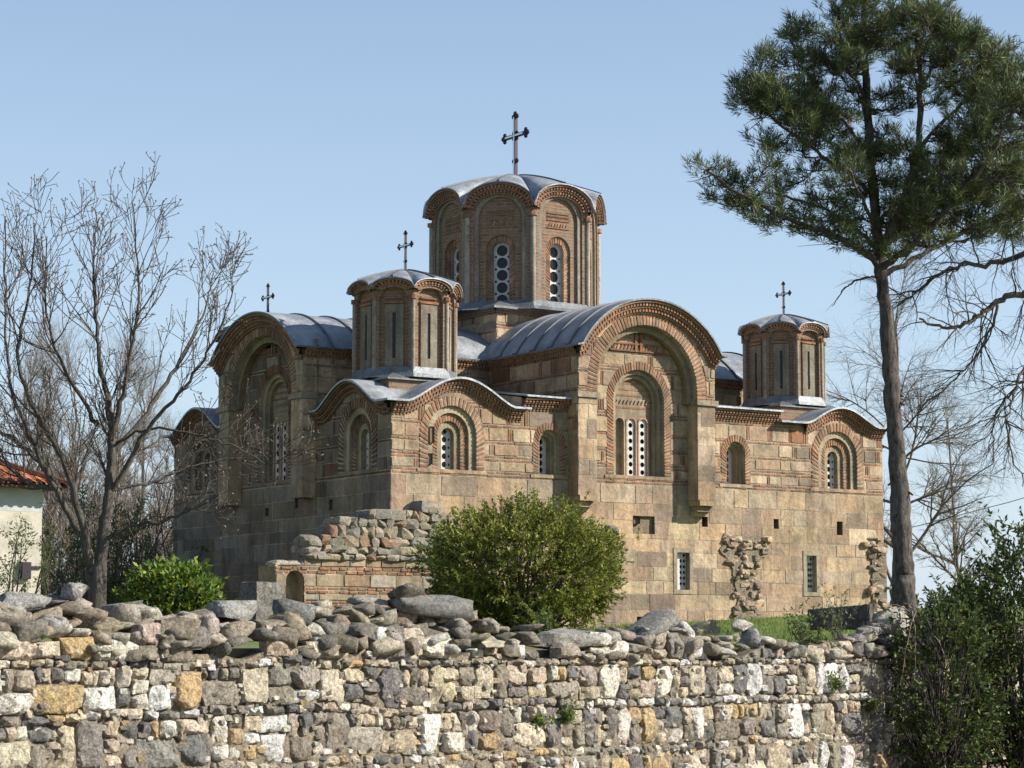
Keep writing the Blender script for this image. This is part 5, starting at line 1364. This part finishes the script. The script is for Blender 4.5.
# --- dense shrubs
def blob_shrub(name, px, pyb, dep, wpx, hpx, n_spray, per, L, Wd, col, alt, pa, label, lumps, seed, m='leaf', upw=0.35, zb=None):
    global NR
    keep = NR; NR = np.random.RandomState(seed)
    base = at(px, pyb, dep); sc = dep / FPX
    if zb is not None: base.z = zb
    rx = wpx * sc / 2; h = hpx * sc; t = empty(name, base, label, 'shrub')
    n = n_spray; U = NR.normal(size=(n, 3)); U /= np.linalg.norm(U, axis=1)[:, None]
    rad = NR.uniform(0.35, 1.0, n) ** 0.45
    low = U[:, 2] < -0.55; U[low, 2] *= 0.6; U /= np.linalg.norm(U, axis=1)[:, None]
    off = seed * 1.7
    nz = np.array([noise.noise(Vector((u * lumps + off).tolist())) + 0.5 * noise.noise(Vector((u * lumps * 2.3 + off).tolist())) for u in U])
    rr = rad * (1 + 0.3 * nz); stray = NR.random_sample(n) < 0.03; rr[stray] *= NR.uniform(1.0, 1.25, stray.sum()); gapm = (nz > -0.62) | (NR.random_sample(n) < 0.4); U = U[gapm]; rr = rr[gapm]; n = len(U)
    ctr = np.array([base.x, base.y, base.z + h * 0.46])
    P0 = ctr + U * rr[:, None] * np.array([rx, rx, h * 0.54])
    ax = U + np.array([0, 0, upw]) + NR.normal(size=(n, 3)) * 0.45; ax /= np.linalg.norm(ax, axis=1)[:, None]
    P = np.repeat(P0, per, 0); A2 = np.repeat(ax, per, 0); k = len(P); sl = NR.uniform(-1.2, 2.2, (k, 1)) * L
    D = A2 + NR.normal(size=(k, 3)) * 0.6
    C = shade(col, k, 0.25, alt, pa); C = np.clip(C * np.repeat(NR.uniform(0.65, 1.3, n) * (1 + 0.3 * np.clip(nz[gapm], -1, 1)), per)[:, None], 0.004, 1)
    leaves('foliage', P + A2 * sl, D, NR.uniform(0.7, 1.25, k) * L, Wd, C, m, t, base)
    st = []
    for i in range(0, n, max(1, n // 160)):
        b = Vector((base.x + R.gauss(0, rx * 0.12), base.y + R.gauss(0, rx * 0.12), base.z - 0.1)); e = Vector(P0[i].tolist())
        st.append(([b, b.lerp(e, 0.5) + rvec() * 0.06 * rx, e], [0.012 * rx + 0.004, 0.008 * rx + 0.003, 0.003]))
    wood('stems', st, 'twig', t, base); NR = keep; return t
blob_shrub('round_shrub', 522, 632, 45, 198, 130, 4600, 22, 0.075, 0.026, (0.14, 0.162, 0.036), (0.31, 0.30, 0.06), 0.33, 'large round evergreen shrub with yellow green tips in front of the church', 2.0, 41, zb=1.95)
blob_shrub('leafy_bush', 172, 622, 24.5, 82, 50, 420, 12, 0.075, 0.032, (0.08, 0.14, 0.02), (0.24, 0.28, 0.045), 0.35, 'small bright green leafy bush behind the wall beside the bare tree', 1.8, 42, upw=0.7)
blob_shrub('tall_bush', 1028, 780, 30.9, 126, 244, 1350, 15, 0.075, 0.03, (0.06, 0.085, 0.025), (0.15, 0.18, 0.04), 0.15, 'tall dark green bush at the right edge reaching the pine branches', 2.4, 43, zb=0.0)
blob_shrub('wall_bush', 942, 790, 30.1, 116, 184, 850, 13, 0.07, 0.028, (0.06, 0.085, 0.025), (0.16, 0.19, 0.045), 0.15, 'dark ragged bush covering the end of the rubble wall', 2.6, 44, zb=0.0)
blob_shrub('low_bush', 972, 690, 32, 80, 105, 700, 13, 0.075, 0.03, (0.07, 0.095, 0.028), (0.16, 0.19, 0.05), 0.15, 'short spiky topped bush between the pine trunk and the tall bush', 2.8, 45, upw=1.0)

# --- grass on the terrace
def grass():
    n = 42000; px = NR.uniform(540, 905, n); dep = 29 + 42 * NR.random_sample(n) ** 1.2
    P = np.zeros((n, 3))
    for i in range(n):
        p = at(px[i], 640, dep[i]); 
        p.z = ground_z(p); P[i] = p[:]
    t = (P - np.array(WA[:])) @ np.array((-WN)[:]); gn = np.array([noise.noise(Vector((p[0] * 0.45, p[1] * 0.45, 3))) for p in P]); ok = (t > 5.0) & (P[:, 1] < -0.15) & (gn > NR.uniform(-0.75, 0.1, n)); P = P[ok]; gn = gn[ok]; n = len(P)
    D = NR.normal(size=(n, 3)) * 0.35 + [0, 0, 1]
    o = leaves('grass', P, D, NR.uniform(0.05, 0.16, n) * (1 + 0.8 * gn), 0.014, shade((0.11, 0.175, 0.035), n, 0.4, (0.21, 0.2, 0.085), 0.3), 'grass', None, (0, 0, 0)); o['kind'] = 'stuff'
grass()
def weed(px, py, dep, h, n, label, col=(0.10, 0.16, 0.03), spread=0.5, Lf=0.06, name='weed'):
    b = at(px, py, dep); t = empty(name, b, label, 'weed'); st = []; pts = []
    for i in range(n):
        p = grow(b + Vector((R.gauss(0, 0.04), R.gauss(0, 0.04), 0)), Vector((R.gauss(0, spread), R.gauss(0, spread), 1)), h * R.uniform(0.5, 1), 0.005, 0.02, 0.15, st, 5); pts += p[1:]
    wood('stems', st, 'twig', t, b); PP = np.array([p[:] for p in pts]); k = np.repeat(np.arange(len(PP)), 4); m_ = len(k)
    leaves('foliage', PP[k] + NR.normal(size=(m_, 3)) * 0.012, NR.normal(size=(m_, 3)) + [0, 0, 0.4], Lf, Lf * 0.35, shade(col, m_, 0.3, (0.2, 0.24, 0.06), 0.3), 'leaf', t, b)
def wd_(px): return wall_depth_at(px) - 0.1
weed(566, 724, wd_(566), 0.26, 14, 'bright green weed growing from a joint low in the rubble wall')
weed(540, 726, wd_(540), 0.14, 8, 'small low weed in the rubble wall just left of a taller one')
weed(836, 690, wd_(836), 0.26, 14, 'green weed sprouting high in the rubble wall near the dark bushes')
weed(868, 712, wd_(868), 0.3, 12, 'trailing weed at the wall end beside the dark ragged bush', (0.09, 0.11, 0.03), 0.9)
weed(730, 655, wd_(730) + 0.2, 0.3, 14, 'weed growing between crest stones beside the rounded boulder')
weed(812, 652, wd_(812) + 0.3, 0.35, 18, 'leafy weed hanging over the crest below the dark stone chest')
weed(838, 640, wd_(838) - 0.1, 0.72, 16, 'tall feathery grey green weed in front of the dark stone chest', (0.13, 0.17, 0.09), 0.22, 0.05)
weed(800, 640, wd_(800) + 0.2, 0.4, 14, 'weed clump on the crest left of the dark stone chest', (0.11, 0.15, 0.05), 0.35)
weed(545, 630, 33, 0.3, 12, 'thin weed at the foot of the round shrub', (0.1, 0.14, 0.05), 0.35)
# dry vine hanging over the wall end
t = empty('dry_vine', at(905, 625, 30.2), 'dry brown vine stems hanging over the end of the wall', 'vine'); st = []
for i in range(16):
    p = at(R.uniform(885, 925), R.uniform(600, 640), 30.1 + R.uniform(-0.3, 0.3)); grow(p, WN * 0.5 + Vector((R.gauss(0, 0.3), R.gauss(0, 0.3), 0.1)), R.uniform(0.6, 1.3), 0.009, -0.4, 0.2, st, 9)
wood('stems', st, 'bud', t, ORG['dry_vine'])

# ------------------------------------------------------------------ house at the far left
def house():
    dep = 57.0; c = at(40, 610, dep); g = ground_z(c); ez = at(30, 486, dep).z
    h = empty('white_house', (c.x - 4, c.y + 3, g), 'white plastered house with red tiled hip roof at the left edge', 'house')
    F = frame((c.x, c.y, 0), (-1, 0, 0), (0, -1, 0)); mb = MB()
    box(mb, F, 0, 9, g - 0.5, ez - 0.62, -7, 0, 'plaster'); mb.build('wall', h)
    mb = MB(); box(mb, F, -0.004, 9.004, ez - 0.62, ez, -7.004, 0.004, 'plasterband'); mb.build('eaves_band', h)
    mb = MB(); o = 0.5; rz = ez + 1.75
    E4 = [F(-o, ez, o), F(9 + o, ez, o), F(9 + o, ez, -7 - o), F(-o, ez, -7 - o)]; Rg = [F(3.5, rz, -3.5), F(5.5, rz, -3.5)]
    for poly in ([E4[0], E4[1], Rg[1], Rg[0]], [E4[1], E4[2], Rg[1]], [E4[2], E4[3], Rg[0], Rg[1]], [E4[3], E4[0], Rg[0]]):
        e = (poly[1] - poly[0]).normalized(); nn = e.cross(poly[-1] - poly[0]).normalized(); s = nn.cross(e)
        mb.add(poly, [tuple(range(len(poly)))], 'tiles', uv=[((p - poly[0]).dot(e), (p - poly[0]).dot(s)) for p in poly])
    for i, (a, b) in enumerate(((E4[0], Rg[0]), (E4[1], Rg[1]), (E4[2], Rg[1]), (E4[3], Rg[0]), (Rg[0], Rg[1]))):
        V, F_ = tubes([([a, b], [0.1, 0.1])], 7); mb.add(V.tolist(), F_.tolist(), 'tiles')
    # ends of the tile rows along the eaves
    for k_ in range(42):
        p = F(-o + k_ * 0.238, ez, o); V, F_ = tubes([([p + Vector((0, 0.3, 0.1)), p + Vector((0, -0.03, -0.01))], [0.07, 0.08])], 6); mb.add(V.tolist(), F_.tolist(), 'tiles')
    mb.build('roof', h)
    mb = MB(); box(mb, F, -o + 0.03, 9 + o - 0.03, ez - 0.07, ez - 0.015, -7 - o + 0.03, o - 0.03, 'wood'); mb.build('eaves_board', h)
    mb = MB(); box(mb, F, 0.3, 0.52, g + 1.35, g + 1.75, 0.0, 0.14, 'iron'); box(mb, F, 0.0, 0.3, g + 1.62, g + 1.66, 0.03, 0.07, 'iron'); mb.build('meter_box', h)
house()
# thin overhead cable on the right
st = [([at(893, 532, 62), at(925, 524, 62), at(975, 511, 61), at(1010, 502, 60), at(1090, 478, 58)], [0.011] * 5)]
tag(wood('overhead_cable', st, 'wire', None, at(893, 532, 62)), 'thin dark cable crossing the pale sky right of the pine trunk', 'cable')
